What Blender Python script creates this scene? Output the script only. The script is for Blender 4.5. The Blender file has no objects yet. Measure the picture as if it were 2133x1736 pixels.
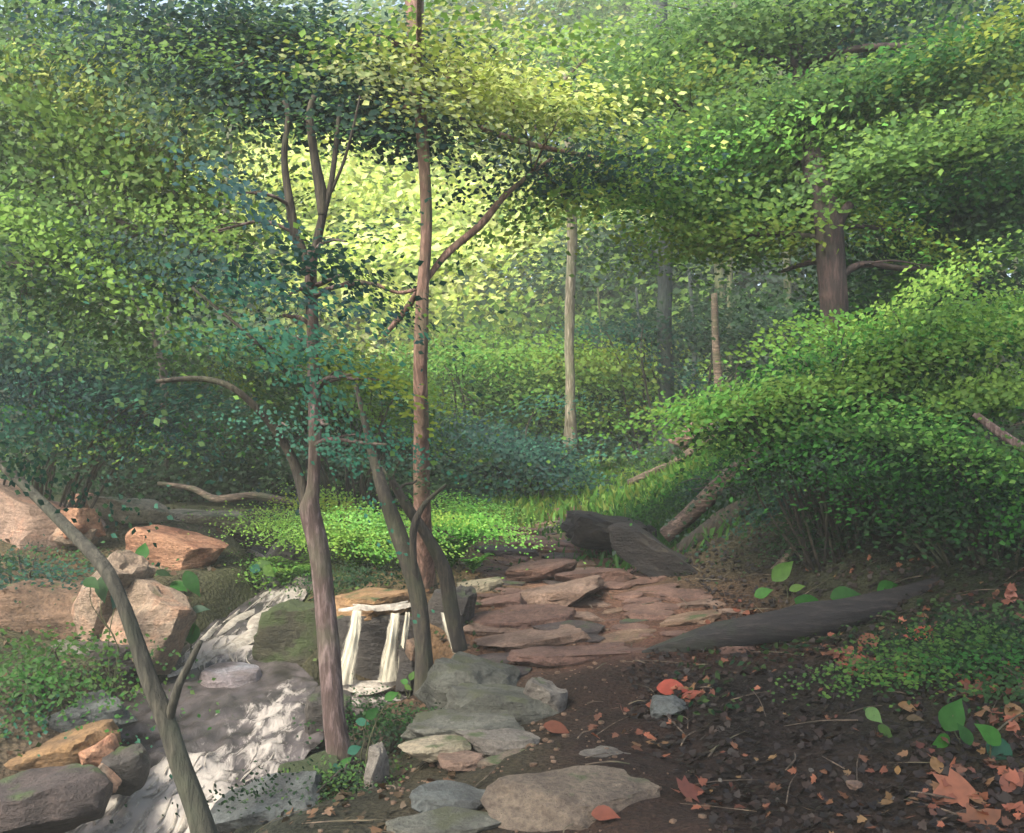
import bpy, math, random
import numpy as np
from mathutils import Vector, noise
random.seed(7); RNG = np.random.default_rng(7)
S = bpy.context.scene; COL = S.collection
PI = math.pi
# ------------------------------------------------------------------ camera
CAMZ = 1.6; F = 2050.0; W0, H0 = 2133.0, 1736.0
cam_d = bpy.data.cameras.new('camera'); cam = bpy.data.objects.new('camera', cam_d); COL.objects.link(cam)
cam.location = (0, 0, CAMZ); cam.rotation_euler = (PI/2, 0, 0)
cam_d.sensor_width = 36; cam_d.lens = 36*F/W0; cam_d.clip_start = 0.05; cam_d.clip_end = 600
S.camera = cam
# ------------------------------------------------------------------ world, sun, exposure
SUN_FROM = Vector((-0.46, -0.50, 0.74)).normalized()
elev = math.asin(SUN_FROM.z); azim = math.atan2(SUN_FROM.x, SUN_FROM.y)
w = bpy.data.worlds.new('World'); S.world = w; w.use_nodes = True
nt = w.node_tree; bg = nt.nodes['Background']
sky = nt.nodes.new('ShaderNodeTexSky'); sky.sky_type = 'NISHITA'; sky.sun_disc = False
sky.sun_elevation = elev; sky.sun_rotation = azim % (2*PI); sky.dust_density = 4.0; sky.air_density = 0.8; sky.ozone_density = 0.0
nt.links.new(sky.outputs[0], bg.inputs[0]); bg.inputs[1].default_value = 0.15
sl = bpy.data.lights.new('sun', 'SUN'); sun = bpy.data.objects.new('sun', sl); COL.objects.link(sun)
sl.energy = 2.1; sl.angle = math.radians(10.0); sl.color = (1.0, 0.95, 0.84)
sun.rotation_euler = SUN_FROM.to_track_quat('Z', 'Y').to_euler(); sun.location = (-6, 3, 12)
S.view_settings.view_transform = 'Standard'; S.view_settings.look = 'None'
S.view_settings.exposure = 1.95; S.view_settings.gamma = 1.0; S.view_settings.use_curve_mapping = False
S.render.engine = 'CYCLES'

# ------------------------------------------------------------------ helpers
def P(px, py, Y): return Vector(((px-W0/2)/F*Y, Y, CAMZ-(py-H0/2)/F*Y))
def lin(c): 
    return tuple(((v/255)/12.92 if v/255 <= .04045 else ((v/255+.055)/1.055)**2.4) for v in c)
def tag(o, label=None, cat=None, group=None, kind=None):
    if label: o['label'] = label
    if cat: o['category'] = cat
    if group: o['group'] = group
    if kind: o['kind'] = kind
    return o
def empty(name, loc, label, cat, group=None):
    o = bpy.data.objects.new(name, None); o.location = loc; o.empty_display_size = .1; COL.objects.link(o)
    return tag(o, label, cat, group)
def mesh_np(name, V, Fc, mat, parent=None, colors=None, smooth=False, kind=None):
    """V (n,3) array in world space, Fc (m,3) or (m,4) array; origin moved to the base centre"""
    V = np.asarray(V, dtype=np.float32); Fc = np.asarray(Fc, dtype=np.int32)
    lo = V.min(0); hi = V.max(0); org = np.array([(lo[0]+hi[0])/2, (lo[1]+hi[1])/2, lo[2]], dtype=np.float32)
    me = bpy.data.meshes.new(name); k = Fc.shape[1]
    me.vertices.add(len(V)); me.vertices.foreach_set('co', (V-org).ravel())
    me.loops.add(Fc.size); me.loops.foreach_set('vertex_index', Fc.ravel())
    me.polygons.add(len(Fc)); me.polygons.foreach_set('loop_start', np.arange(0, Fc.size, k, dtype=np.int32))
    me.polygons.foreach_set('loop_total', np.full(len(Fc), k, dtype=np.int32))
    if smooth: me.polygons.foreach_set('use_smooth', np.ones(len(Fc), dtype=bool))
    if colors is not None:
        a = me.color_attributes.new('tint', 'FLOAT_COLOR', 'POINT')
        c = np.ones((len(V), 4), dtype=np.float32); c[:, :3] = colors; a.data.foreach_set('color', c.ravel())
    me.update(calc_edges=True); me.validate()
    me.materials.append(mat)
    o = bpy.data.objects.new(name, me); COL.objects.link(o)
    if parent is not None:
        o.parent = parent; o.location = Vector(org.tolist()) - parent.location
        if parent.parent: o.location = o.location - parent.parent.location
    else: o.location = org.tolist()
    if kind: o['kind'] = kind
    return o

# ------------------------------------------------------------------ materials
def new_mat(name):
    m = bpy.data.materials.new(name); m.use_nodes = True; n = m.node_tree; n.nodes.clear()
    out = n.nodes.new('ShaderNodeOutputMaterial'); return m, n, out
def N(n, t, **kw):
    x = n.nodes.new(t)
    for k, v in kw.items():
        if k in x.inputs: x.inputs[k].default_value = v
        else: setattr(x, k, v)
    return x
def ramp(n, fac, stops):
    r = n.nodes.new('ShaderNodeValToRGB'); e = r.color_ramp.elements
    while len(e) < len(stops): e.new(.5)
    for i, (p, c) in enumerate(stops): e[i].position = p; e[i].color = (*c, 1)
    n.links.new(fac, r.inputs[0]); return r.outputs[0]
def mixc(n, fac, a, b, mode='MIX'):
    x = n.nodes.new('ShaderNodeMix'); x.data_type = 'RGBA'; x.blend_type = mode
    for i, v in ((0, fac), (6, a), (7, b)):
        if hasattr(v, 'links') or hasattr(v, 'node'): n.links.new(v, x.inputs[i])
        else: x.inputs[i].default_value = v if i == 0 else (*v, 1)
    return x.outputs[2]
K = 0.62    # base colours are the painted look times this
def leaf_material(name, trans=.48, gloss=.15):
    m, n, out = new_mat(name)
    a = N(n, 'ShaderNodeAttribute', attribute_name='tint')
    tc = N(n, 'ShaderNodeTexCoord'); nz = N(n, 'ShaderNodeTexNoise', Scale=26.0, Detail=3.0)
    n.links.new(tc.outputs['Object'], nz.inputs['Vector'])
    v = ramp(n, nz.outputs[0], [(.3, (.78, .80, .78)), (.7, (1.18, 1.15, 1.1))])
    c = mixc(n, 1.0, a.outputs['Color'], v, 'MULTIPLY')
    p = N(n, 'ShaderNodeBsdfPrincipled', Roughness=.55); p.inputs['Specular IOR Level'].default_value = gloss
    n.links.new(c, p.inputs['Base Color'])
    t = N(n, 'ShaderNodeBsdfTranslucent'); n.links.new(c, t.inputs[0])
    mx = N(n, 'ShaderNodeMixShader'); mx.inputs[0].default_value = trans
    n.links.new(p.outputs[0], mx.inputs[1]); n.links.new(t.outputs[0], mx.inputs[2]); n.links.new(mx.outputs[0], out.inputs[0])
    return m
M_LEAF = leaf_material('green leaves'); M_DEAD = leaf_material('fallen leaves', .12, .25)
def scale(c, k): return tuple(v*k for v in c)
_mc = {}
def bark(c1, c2, c3=(70, 88, 58), lying=False):
    key = ('b', c1, c2, c3, lying)
    if key in _mc: return _mc[key]
    m, n, out = new_mat('bark')
    tc = N(n, 'ShaderNodeTexCoord'); mp = N(n, 'ShaderNodeMapping'); mp.inputs['Scale'].default_value = (1.8, 7, 11) if lying else (9, 9, 1.6)
    n.links.new(tc.outputs['Object'], mp.inputs[0])
    a = N(n, 'ShaderNodeTexNoise', Scale=4.0, Detail=7.0, Roughness=.65); n.links.new(mp.outputs[0], a.inputs['Vector'])
    b = N(n, 'ShaderNodeTexNoise', Scale=3.2, Detail=4.0); n.links.new(tc.outputs['Object'], b.inputs['Vector'])
    col = ramp(n, a.outputs[0], [(.32, scale(lin(c2), K*.85)), (.48, scale(lin(c2), K*1.1)), (.66, scale(lin(c1), K*1.05))])
    mf = ramp(n, b.outputs[0], [(.5, (0, 0, 0)), (.68, (.75, .75, .75))])
    col = mixc(n, mf, col, scale(lin(c3), K))
    p = N(n, 'ShaderNodeBsdfPrincipled', Roughness=.85); n.links.new(col, p.inputs['Base Color'])
    bp = N(n, 'ShaderNodeBump', Strength=.8, Distance=.03); n.links.new(a.outputs[0], bp.inputs['Height']); n.links.new(bp.outputs[0], p.inputs['Normal'])
    n.links.new(p.outputs[0], out.inputs[0]); _mc[key] = m; return m
def stone(c1, c2, c3, moss=.0, mossc=(80, 100, 50), wet=.0):
    key = ('s', c1, c2, c3, moss, mossc, wet)
    if key in _mc: return _mc[key]
    m, n, out = new_mat('stone')
    tc = N(n, 'ShaderNodeTexCoord'); geo = N(n, 'ShaderNodeNewGeometry')
    a = N(n, 'ShaderNodeTexNoise', Scale=2.6, Detail=5.0, Roughness=.6, Distortion=.9); n.links.new(geo.outputs['Position'], a.inputs['Vector'])
    mp = N(n, 'ShaderNodeMapping'); mp.inputs['Scale'].default_value = (3, 3, 16); n.links.new(geo.outputs['Position'], mp.inputs[0])
    st = N(n, 'ShaderNodeTexNoise', Scale=2.0, Detail=6.0, Roughness=.6); n.links.new(mp.outputs[0], st.inputs['Vector'])
    f = N(n, 'ShaderNodeTexNoise', Scale=38.0, Detail=6.0, Roughness=.7); n.links.new(geo.outputs['Position'], f.inputs['Vector'])
    col = ramp(n, a.outputs[0], [(.34, scale(lin(c2), K)), (.5, scale(lin(c1), K)), (.68, scale(lin(c3), K))])
    sv = ramp(n, st.outputs[0], [(.35, (.72, .70, .68)), (.65, (1.12, 1.12, 1.1))]); col = mixc(n, 1., col, sv, 'MULTIPLY')
    fv = ramp(n, f.outputs[0], [(.32, (.55, .54, .53)), (.5, (.98, .98, .98)), (.68, (1.35, 1.35, 1.33))]); col = mixc(n, 1., col, fv, 'MULTIPLY')
    if moss > 0:
        sx = N(n, 'ShaderNodeSeparateXYZ'); n.links.new(geo.outputs['Normal'], sx.inputs[0])
        b = N(n, 'ShaderNodeTexNoise', Scale=4.5, Detail=5.0); n.links.new(geo.outputs['Position'], b.inputs['Vector'])
        ad = N(n, 'ShaderNodeMath', operation='MULTIPLY_ADD'); n.links.new(sx.outputs[2], ad.inputs[0]); ad.inputs[1].default_value = .25; n.links.new(b.outputs[0], ad.inputs[2])
        lo = .88-moss*.6
        mf = ramp(n, ad.outputs[0], [(lo, (0, 0, 0)), (lo+.1, (1, 1, 1))])
        mcol = mixc(n, f.outputs[0], scale(lin(mossc), K*.6), scale(lin(mossc), K*1.25)); col = mixc(n, mf, col, mcol)
    p = N(n, 'ShaderNodeBsdfPrincipled', Roughness=.85-wet*.5); n.links.new(col, p.inputs['Base Color'])
    ad2 = N(n, 'ShaderNodeMath', operation='ADD'); n.links.new(f.outputs[0], ad2.inputs[0]); n.links.new(st.outputs[0], ad2.inputs[1])
    bp = N(n, 'ShaderNodeBump', Strength=1., Distance=.035); n.links.new(ad2.outputs[0], bp.inputs['Height']); n.links.new(bp.outputs[0], p.inputs['Normal'])
    n.links.new(p.outputs[0], out.inputs[0]); _mc[key] = m; return m

# ------------------------------------------------------------------ terrain height
CT = [(1066,1736,3.85),(1500,1736,3.8),(2133,1736,3.6),(650,1736,4.25),(400,1736,5.0),
 (1150,1600,4.6),(1150,1500,5.25),(1150,1400,6.15),(1100,1300,7.3),(1120,1200,9.0),(1130,1100,11.5),(1180,1050,13.5),(1200,1000,16.5),(1250,970,19),
 (1500,1600,4.45),(1500,1500,5.05),(1500,1400,5.9),(1850,1600,4.3),(2133,1600,4.1),(2133,1450,4.85),(1850,1450,5.1),
 (2133,1300,5.7),(1800,1300,6.3),(1600,1270,7.1),(1450,1250,7.8),(1330,1180,9.2),(1700,1160,7.6),(1950,1150,7.0),(2133,1120,6.6),
 (1500,1040,9.6),(1700,980,9.0),(2000,930,8.6),(2133,900,8.4),(1520,910,12),(1400,980,14),(1330,1040,12.4),(1430,1110,9.9),(1380,960,17),
 (100,1680,4.9),(0,1560,5.2),(0,1430,5.6),(200,1450,5.9),(220,1330,6.7),(0,1250,7.2),(0,1150,8.2),(200,1200,7.9),(330,1230,7.9),(300,1100,9.4),(500,1090,10.4),(0,1050,10.6),(620,1120,9.7),
 (800,1200,8.2),(780,1240,7.5),(930,1290,7.35),(950,1180,9),(900,1120,10),(650,1260,7.9),(640,1080,11.5),(900,1060,13),(400,1040,13),(0,1010,14),
 (760,1440,6.75),(720,1500,6.25),(860,1480,6.0),(880,1380,6.9),(620,1640,5.35),(740,1640,5.0),(880,1650,4.6),(560,1700,4.8)]
ctp = [P(*c) for c in CT]
CX = [(p.x, p.y, p.z) for p in ctp] + [(-9,4,.5),(-6,2,.1),(6,2,.6),(4,4,.55),(7,6,1.6),(9,10,2.4),(12,16,3.2),(-10,12,1.2),(-12,20,1.6),(-5,16,.9),(2,25,1.0),(10,28,2.4),(-10,30,2.0),
  (0,40,2.4),(25,40,4.5),(-25,40,4),(0,70,6),(40,70,8),(-40,70,8),(-25,5,2),(28,5,4.5),(0,-6,-.3),(20,-15,1),(-20,-15,0),(0,160,12),(120,160,14),(-120,160,14),(-140,0,6),(140,0,8),(0,-120,-1)]
CX = np.array(CX); _d = np.linalg.norm(CX[:, None, :2]-CX[None, :, :2], axis=2)
_A = np.zeros((len(CX)+1,)*2); _A[:-1, :-1] = _d; _A[:-1, :-1] -= np.eye(len(CX))*.12; _A[-1, :-1] = 1; _A[:-1, -1] = 1
_w = np.linalg.solve(_A, np.append(CX[:, 2], 0))
def vnoise(x, y, s, seed=0):
    x = np.asarray(x, float)*s; y = np.asarray(y, float)*s; xi = np.floor(x); yi = np.floor(y); fx = x-xi; fy = y-yi
    fx = fx*fx*(3-2*fx); fy = fy*fy*(3-2*fy)
    def h(a, b): 
        v = np.sin(a*127.1+b*311.7+seed*74.7)*43758.5453; return v-np.floor(v)
    return (h(xi,yi)*(1-fx)+h(xi+1,yi)*fx)*(1-fy)+(h(xi,yi+1)*(1-fx)+h(xi+1,yi+1)*fx)*fy - .5
# stream banks, from the top of the cascade to the foreground: left px, right px, py, depth
SB = [(430,560,1138,10.3),(500,590,1165,9.7),(545,612,1200,9.1),(545,640,1238,8.55),(462,600,1290,7.9),(385,560,1350,7.3),
      (330,640,1410,6.75),(250,665,1470,6.3),(225,660,1540,5.9),(225,600,1600,5.6),(215,500,1650,5.38),(170,450,1710,5.15),(60,440,1780,4.95),(-60,430,1870,4.75)]
SL = [P(a, y, d) for a, b, y, d in SB]; SR = [P(b, y, d) for a, b, y, d in SB]
def zbase(x, y):
    x = np.atleast_1d(np.asarray(x, float)); y = np.atleast_1d(np.asarray(y, float)); z = np.full(x.shape, _w[-1])
    for i in range(len(CX)): z = z + _w[i]*np.hypot(x-CX[i, 0], y-CX[i, 1])
    return z
_sy = np.array([p.y for p in SL])[::-1]; _sl = np.array([p.x for p in SL])[::-1]; _sr = np.array([p.x for p in SR])[::-1]; _sz = np.array([p.z for p in SL])[::-1]
def zg(x, y):
    x = np.atleast_1d(np.asarray(x, float)); y = np.atleast_1d(np.asarray(y, float)); z = zbase(x, y)
    near = np.clip(1.3-np.hypot(x, y)/60, .2, 1)
    z = z + (vnoise(x, y, 1.1, 1)*.10 + vnoise(x, y, 2.7, 2)*.06 + vnoise(x, y, 7, 3)*.028)*near
    l = np.interp(y, _sy, _sl); r = np.interp(y, _sy, _sr); wz = np.interp(y, _sy, _sz)
    inside = np.minimum(x-l, r-x); ok = (y > 4.2) & (y < 10.4)
    t = np.clip((inside+.22)/.30, 0, 1); t = t*t*(3-2*t)*ok
    z = z*(1-t)+(np.minimum(wz-.09, z))*t
    # plunge pool under the small waterfall
    q = np.clip(1-np.hypot((x+.92)/.52, (y-6.68)/.50), 0, 1)*4.5; q = np.clip(q, 0, 1)
    z = z*(1-q)+np.minimum(z, -.46)*q
    return z
def zg1(x, y): return float(zg(x, y)[0])
def ground_hit(px, py):
    dx = (px-W0/2)/F; dz = -(py-H0/2)/F; ys = np.linspace(2.5, 40, 1500)
    d = CAMZ+dz*ys - zg(dx*ys, ys); i = int(np.argmax(d < 0)) if (d < 0).any() else len(ys)-1
    return float(dx*ys[i]), float(ys[i])
# soil colour zones (ground cover, plus floor shadow painted in as darker soil): px, py, radius in m, sRGB
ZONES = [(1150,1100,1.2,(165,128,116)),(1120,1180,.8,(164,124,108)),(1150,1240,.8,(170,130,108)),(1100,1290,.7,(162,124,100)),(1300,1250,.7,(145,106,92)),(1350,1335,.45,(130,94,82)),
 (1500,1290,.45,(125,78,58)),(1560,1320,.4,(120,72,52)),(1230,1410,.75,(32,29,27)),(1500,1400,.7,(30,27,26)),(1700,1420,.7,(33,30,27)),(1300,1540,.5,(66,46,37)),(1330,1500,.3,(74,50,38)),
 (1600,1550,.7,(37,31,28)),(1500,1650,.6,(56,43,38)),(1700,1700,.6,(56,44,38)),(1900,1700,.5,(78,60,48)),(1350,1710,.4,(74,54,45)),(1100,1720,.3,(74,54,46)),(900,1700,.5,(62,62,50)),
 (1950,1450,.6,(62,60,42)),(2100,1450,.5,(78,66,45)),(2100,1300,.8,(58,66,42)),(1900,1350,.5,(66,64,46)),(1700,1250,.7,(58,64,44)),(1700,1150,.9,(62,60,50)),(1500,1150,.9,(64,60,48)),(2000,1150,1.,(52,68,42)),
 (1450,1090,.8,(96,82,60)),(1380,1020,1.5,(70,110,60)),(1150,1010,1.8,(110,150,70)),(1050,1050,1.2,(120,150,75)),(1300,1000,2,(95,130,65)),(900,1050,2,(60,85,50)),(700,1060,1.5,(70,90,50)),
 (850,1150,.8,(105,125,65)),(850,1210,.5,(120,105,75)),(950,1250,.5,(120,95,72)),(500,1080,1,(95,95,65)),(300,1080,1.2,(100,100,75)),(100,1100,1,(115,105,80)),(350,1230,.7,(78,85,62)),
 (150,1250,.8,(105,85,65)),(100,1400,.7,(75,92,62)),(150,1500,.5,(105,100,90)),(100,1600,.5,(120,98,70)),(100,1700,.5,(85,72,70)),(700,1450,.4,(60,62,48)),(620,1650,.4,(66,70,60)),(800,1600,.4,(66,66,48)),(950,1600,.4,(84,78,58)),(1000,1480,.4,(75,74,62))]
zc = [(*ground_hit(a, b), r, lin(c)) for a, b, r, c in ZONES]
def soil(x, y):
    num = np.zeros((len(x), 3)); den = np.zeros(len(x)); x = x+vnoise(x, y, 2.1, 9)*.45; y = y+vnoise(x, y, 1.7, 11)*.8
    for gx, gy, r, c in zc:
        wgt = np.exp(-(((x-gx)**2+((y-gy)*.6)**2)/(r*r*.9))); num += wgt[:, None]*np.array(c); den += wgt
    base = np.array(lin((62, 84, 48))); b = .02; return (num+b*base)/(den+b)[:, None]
gx = np.concatenate([-np.geomspace(80, 7.2, 26), np.arange(-7, 7.01, .055), np.geomspace(7.2, 80, 26)])
gy = np.concatenate([-np.geomspace(40, 1.2, 12), np.arange(-1, 2.6, .4), np.arange(2.6, 15, .06), np.geomspace(15.1, 100, 50)])
GX, GY = np.meshgrid(gx, gy); gX = GX.ravel(); gY = GY.ravel(); GZ = zg(gX, gY)
ny, nx = GX.shape; idx = np.arange(nx*ny).reshape(ny, nx)
quads = np.stack([idx[:-1, :-1], idx[:-1, 1:], idx[1:, 1:], idx[1:, :-1]], -1).reshape(-1, 4)
m, n, out = new_mat('forest soil and painted shade')
a = N(n, 'ShaderNodeAttribute', attribute_name='tint'); geo = N(n, 'ShaderNodeNewGeometry')
f1 = N(n, 'ShaderNodeTexNoise', Scale=3.0, Detail=8.0, Roughness=.7); f2 = N(n, 'ShaderNodeTexNoise', Scale=45.0, Detail=6.0, Roughness=.75); vo = N(n, 'ShaderNodeTexVoronoi', Scale=34.0)
for q in (f1, f2, vo): n.links.new(geo.outputs['Position'], q.inputs['Vector'])
c = mixc(n, 1., a.outputs['Color'], ramp(n, f1.outputs[0], [(.35, (.62, .64, .62)), (.65, (1.35, 1.3, 1.25))]), 'MULTIPLY')
c = mixc(n, 1., c, ramp(n, f2.outputs[0], [(.35, (.5, .5, .5)), (.68, (1.45, 1.42, 1.4))]), 'MULTIPLY')
p = N(n, 'ShaderNodeBsdfPrincipled', Roughness=.95); p.inputs['Specular IOR Level'].default_value = .2; n.links.new(c, p.inputs['Base Color'])
ad = N(n, 'ShaderNodeMath', operation='ADD'); n.links.new(f2.outputs[0], ad.inputs[0]); n.links.new(vo.outputs['Distance'], ad.inputs[1])
bp = N(n, 'ShaderNodeBump', Strength=1., Distance=.03); n.links.new(ad.outputs[0], bp.inputs['Height']); n.links.new(bp.outputs[0], p.inputs['Normal']); n.links.new(p.outputs[0], out.inputs[0])
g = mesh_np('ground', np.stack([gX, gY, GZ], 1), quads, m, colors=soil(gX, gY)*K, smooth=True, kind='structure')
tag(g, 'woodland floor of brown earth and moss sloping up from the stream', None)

# ------------------------------------------------------------------ shapes
def catmull(pts, rad, sub):
    pts = [Vector(p) for p in pts]; o = []; r = []
    for i in range(len(pts)-1):
        p0 = pts[max(i-1, 0)]; p1 = pts[i]; p2 = pts[i+1]; p3 = pts[min(i+2, len(pts)-1)]
        for k in range(sub):
            t = k/sub
            o.append(.5*((2*p1)+(p2-p0)*t+(2*p0-5*p1+4*p2-p3)*t*t+(3*p1-p0-3*p2+p3)*t**3)); r.append(rad[i]*(1-t)+rad[i+1]*t)
    o.append(pts[-1]); r.append(rad[-1]); return o, r
def tube(pts, rad, sub=5, sides=10, rough=.10, seed=0, flare=0):
    c, r = catmull(pts, rad, sub); V = []; Fc = []
    up = Vector((.13, .97, .2))
    for i, p in enumerate(c):
        d = (c[min(i+1, len(c)-1)]-c[max(i-1, 0)]).normalized(); u = d.cross(up).normalized(); v = d.cross(u).normalized()
        for k in range(sides):
            an = 2*PI*k/sides; q = u*math.cos(an)+v*math.sin(an)
            rr = r[i]*(1+rough*noise.noise(Vector((math.cos(an)*1.3+seed, math.sin(an)*1.3, p.z*2.2+p.x*2)))*2)
            if flare and i < sub*1.2: rr *= 1+flare*(1-i/(sub*1.2))**2*(.55+.45*math.cos(an*3+seed))
            V.append(p+q*rr)
    for i in range(len(c)-1):
        for k in range(sides):
            a = i*sides+k; b = i*sides+(k+1) % sides
            Fc.append((a, b, b+sides, a+sides))
    n0 = len(V); V.append(c[0]); V.append(c[-1])
    for k in range(sides):
        Fc.append((n0, (k+1) % sides, k, k)); e = (len(c)-1)*sides; Fc.append((n0+1, e+k, e+(k+1) % sides, e+(k+1) % sides))
    T = []
    for f in Fc:
        if len(set(f)) == 3: T.append((f[0], f[1], f[2]))
        else: T.append((f[0], f[1], f[2])); T.append((f[0], f[2], f[3]))
    return np.array([v[:] for v in V]), np.array(T)
def join(parts):
    V = []; Fc = []; o = 0
    for v, f in parts: V.append(v); Fc.append(f+o); o += len(v)
    return np.concatenate(V), np.concatenate(Fc)
import bmesh
_ico = {}
def ico(sub):
    if sub not in _ico:
        b = bmesh.new(); bmesh.ops.create_icosphere(b, subdivisions=sub, radius=1)
        b.verts.index_update(); _ico[sub] = (np.array([v.co[:] for v in b.verts]), np.array([[v.index for v in f.verts] for f in b.faces])); b.free()
    return _ico[sub]
def rock_shape(size, rot=(0, 0, 0), seed=0, flat=.5, cuts=9, sub=4, rough=.08):
    """boulder cut by random planes (bedding planes on top and bottom), then roughened"""
    v, f = ico(sub); v = v.copy(); r = np.random.default_rng(seed)
    for i in range(cuts):
        if i == 0: nn = np.array([r.normal(0, .08), r.normal(0, .08), 1]); d = flat
        elif i == 1: nn = np.array([r.normal(0, .1), r.normal(0, .1), -1]); d = .6
        else:
            nn = r.normal(size=3); nn[2] *= .45; d = r.uniform(.55, .82)
        nn = nn/np.linalg.norm(nn); s = v@nn; k = s > d; v[k] -= nn*((s[k]-d)*.93)[:, None]
    nz = np.array([noise.fractal(Vector((p*1.6+seed*3.1).tolist()), .9, 2.1, 4) for p in v])
    nz2 = np.array([noise.noise(Vector((p*np.array([5, 5, 14])+seed).tolist())) for p in v])
    l = np.linalg.norm(v, axis=1, keepdims=True); v = v*(1+rough*nz[:, None]*1.6/l+rough*.35*nz2[:, None])
    v = v/np.abs(v).max(0)*np.array(size)/2
    cx, cy, cz = [math.cos(a) for a in rot]; sx, sy, sz = [math.sin(a) for a in rot]
    R = np.array([[cz,-sz,0],[sz,cz,0],[0,0,1]])@np.array([[cy,0,sy],[0,1,0],[-sy,0,cy]])@np.array([[1,0,0],[0,cx,-sx],[0,sx,cx]])
    return v@R.T, f
def rock(px, py, wpx, hpx, Y, dep, mat, label, name='boulder', cat='boulder', group=None, roll=0, yaw=0, pitch=0, parent=None, **kw):
    s = Y/F; v, f = rock_shape((wpx*s, dep, hpx*s), (math.radians(pitch), math.radians(roll), math.radians(yaw)), seed=int(px*7+py) % 9973, **kw)
    c = P(px, py, Y); o = mesh_np(name, v+np.array(c[:]), f, mat, parent, smooth=True)
    if parent is None: tag(o, label, cat, group)
    # crisp facets
    me = o.data
    try: me.set_sharp_from_angle(angle=math.radians(28))
    except Exception: pass
    return o
# leaf outline: base, midrib, tip, two on each side, folded along the midrib
LV = np.array([(0,0,0),(0,.52,-.06),(0,1,-.10),(-.33,.40,.05),(.31,.46,.04)])
LF = np.array([(0,1,3),(1,2,3),(0,4,1),(1,4,2)])
# lobed leaf
_lo = [(0,0),(-.22,.02),(-.52,.10),(-.36,.28),(-.62,.52),(-.30,.56),(-.22,.80),(0,1.05)]
LV2 = np.array([(x, y, .10*abs(x)-.05*y) for x, y in _lo]+[(-x, y, .10*abs(x)-.05*y) for x, y in _lo[1:-1]][::-1]+[(0,.42,-.03)])
LF2 = np.array([(14, i, (i+1) % 14) for i in range(14)])[:, [0, 2, 1]]
# single large leaf with a pointed tip and a bent blade
_h = [(0,0),(.10,.05),(.24,.20),(.30,.38),(.27,.56),(.17,.76),(.07,.92),(0,1.06)]
LV3 = np.array([(x, y, .22*x-.25*(y-.4)**2+.02*math.sin(y*9+x*4)) for x, y in _h]+[(-x, y, .22*x-.25*(y-.4)**2+.02*math.sin(y*9+1)) for x, y in _h[1:-1]]+[(0, y, -.25*(y-.4)**2) for x, y in _h[1:-1]])
LF3 = []
for _s in (1, 8):
    o_ = [0]+[_s+i for i in range(6)]+[7]; m_ = [0]+[14+i for i in range(6)]+[7]
    for i in range(7):
        q = [o_[i], o_[i+1], m_[i+1], m_[i]]
        if _s == 8: q = q[::-1]
        for t in ((q[0], q[1], q[2]), (q[0], q[2], q[3])):
            if len(set(t)) == 3: LF3.append(t)
LF3 = np.array(LF3)
def leaves(pos, size, axis, nrm, colr, lobed=False):
    """pos (n,3), size (n,), axis/nrm (n,3) -> arrays"""
    T, TF = (LV3, LF3) if lobed == 3 else (LV2, LF2) if lobed else (LV, LF); n = len(pos)
    nrm = nrm/np.linalg.norm(nrm, axis=1, keepdims=True); sx = np.cross(axis, nrm); sx /= np.linalg.norm(sx, axis=1, keepdims=True)+1e-9
    ax = np.cross(nrm, sx); wd = RNG.uniform(.8, 1.25, n)
    V = (T[None, :, 0, None]*sx[:, None]*wd[:, None, None]+(T[None, :, 1, None]-.5)*ax[:, None]+T[None, :, 2, None]*nrm[:, None])*size[:, None, None]+pos[:, None]
    Fc = TF[None]+(np.arange(n)*len(T))[:, None, None]
    return V.reshape(-1, 3), Fc.reshape(-1, 3), np.repeat(colr, len(T), axis=0)
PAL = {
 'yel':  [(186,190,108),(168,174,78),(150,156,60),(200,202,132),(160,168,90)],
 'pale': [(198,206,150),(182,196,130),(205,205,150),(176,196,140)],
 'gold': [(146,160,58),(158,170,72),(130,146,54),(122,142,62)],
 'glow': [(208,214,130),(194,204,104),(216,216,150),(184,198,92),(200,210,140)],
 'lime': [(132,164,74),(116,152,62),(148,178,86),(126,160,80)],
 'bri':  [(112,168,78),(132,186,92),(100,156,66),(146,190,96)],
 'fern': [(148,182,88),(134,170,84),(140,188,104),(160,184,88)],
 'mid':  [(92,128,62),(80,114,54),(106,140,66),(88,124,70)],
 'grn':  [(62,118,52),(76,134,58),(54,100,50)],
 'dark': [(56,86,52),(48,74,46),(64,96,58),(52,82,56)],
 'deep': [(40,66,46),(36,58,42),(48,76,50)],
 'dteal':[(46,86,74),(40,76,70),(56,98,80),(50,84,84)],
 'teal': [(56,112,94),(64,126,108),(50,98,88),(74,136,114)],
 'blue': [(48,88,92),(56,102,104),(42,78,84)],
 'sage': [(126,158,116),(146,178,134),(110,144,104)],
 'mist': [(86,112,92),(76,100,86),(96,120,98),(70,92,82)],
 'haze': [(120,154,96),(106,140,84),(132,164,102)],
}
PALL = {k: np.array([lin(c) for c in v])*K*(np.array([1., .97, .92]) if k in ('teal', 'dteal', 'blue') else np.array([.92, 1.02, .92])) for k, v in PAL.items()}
LSZ, LCN = .42, 5.4
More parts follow.
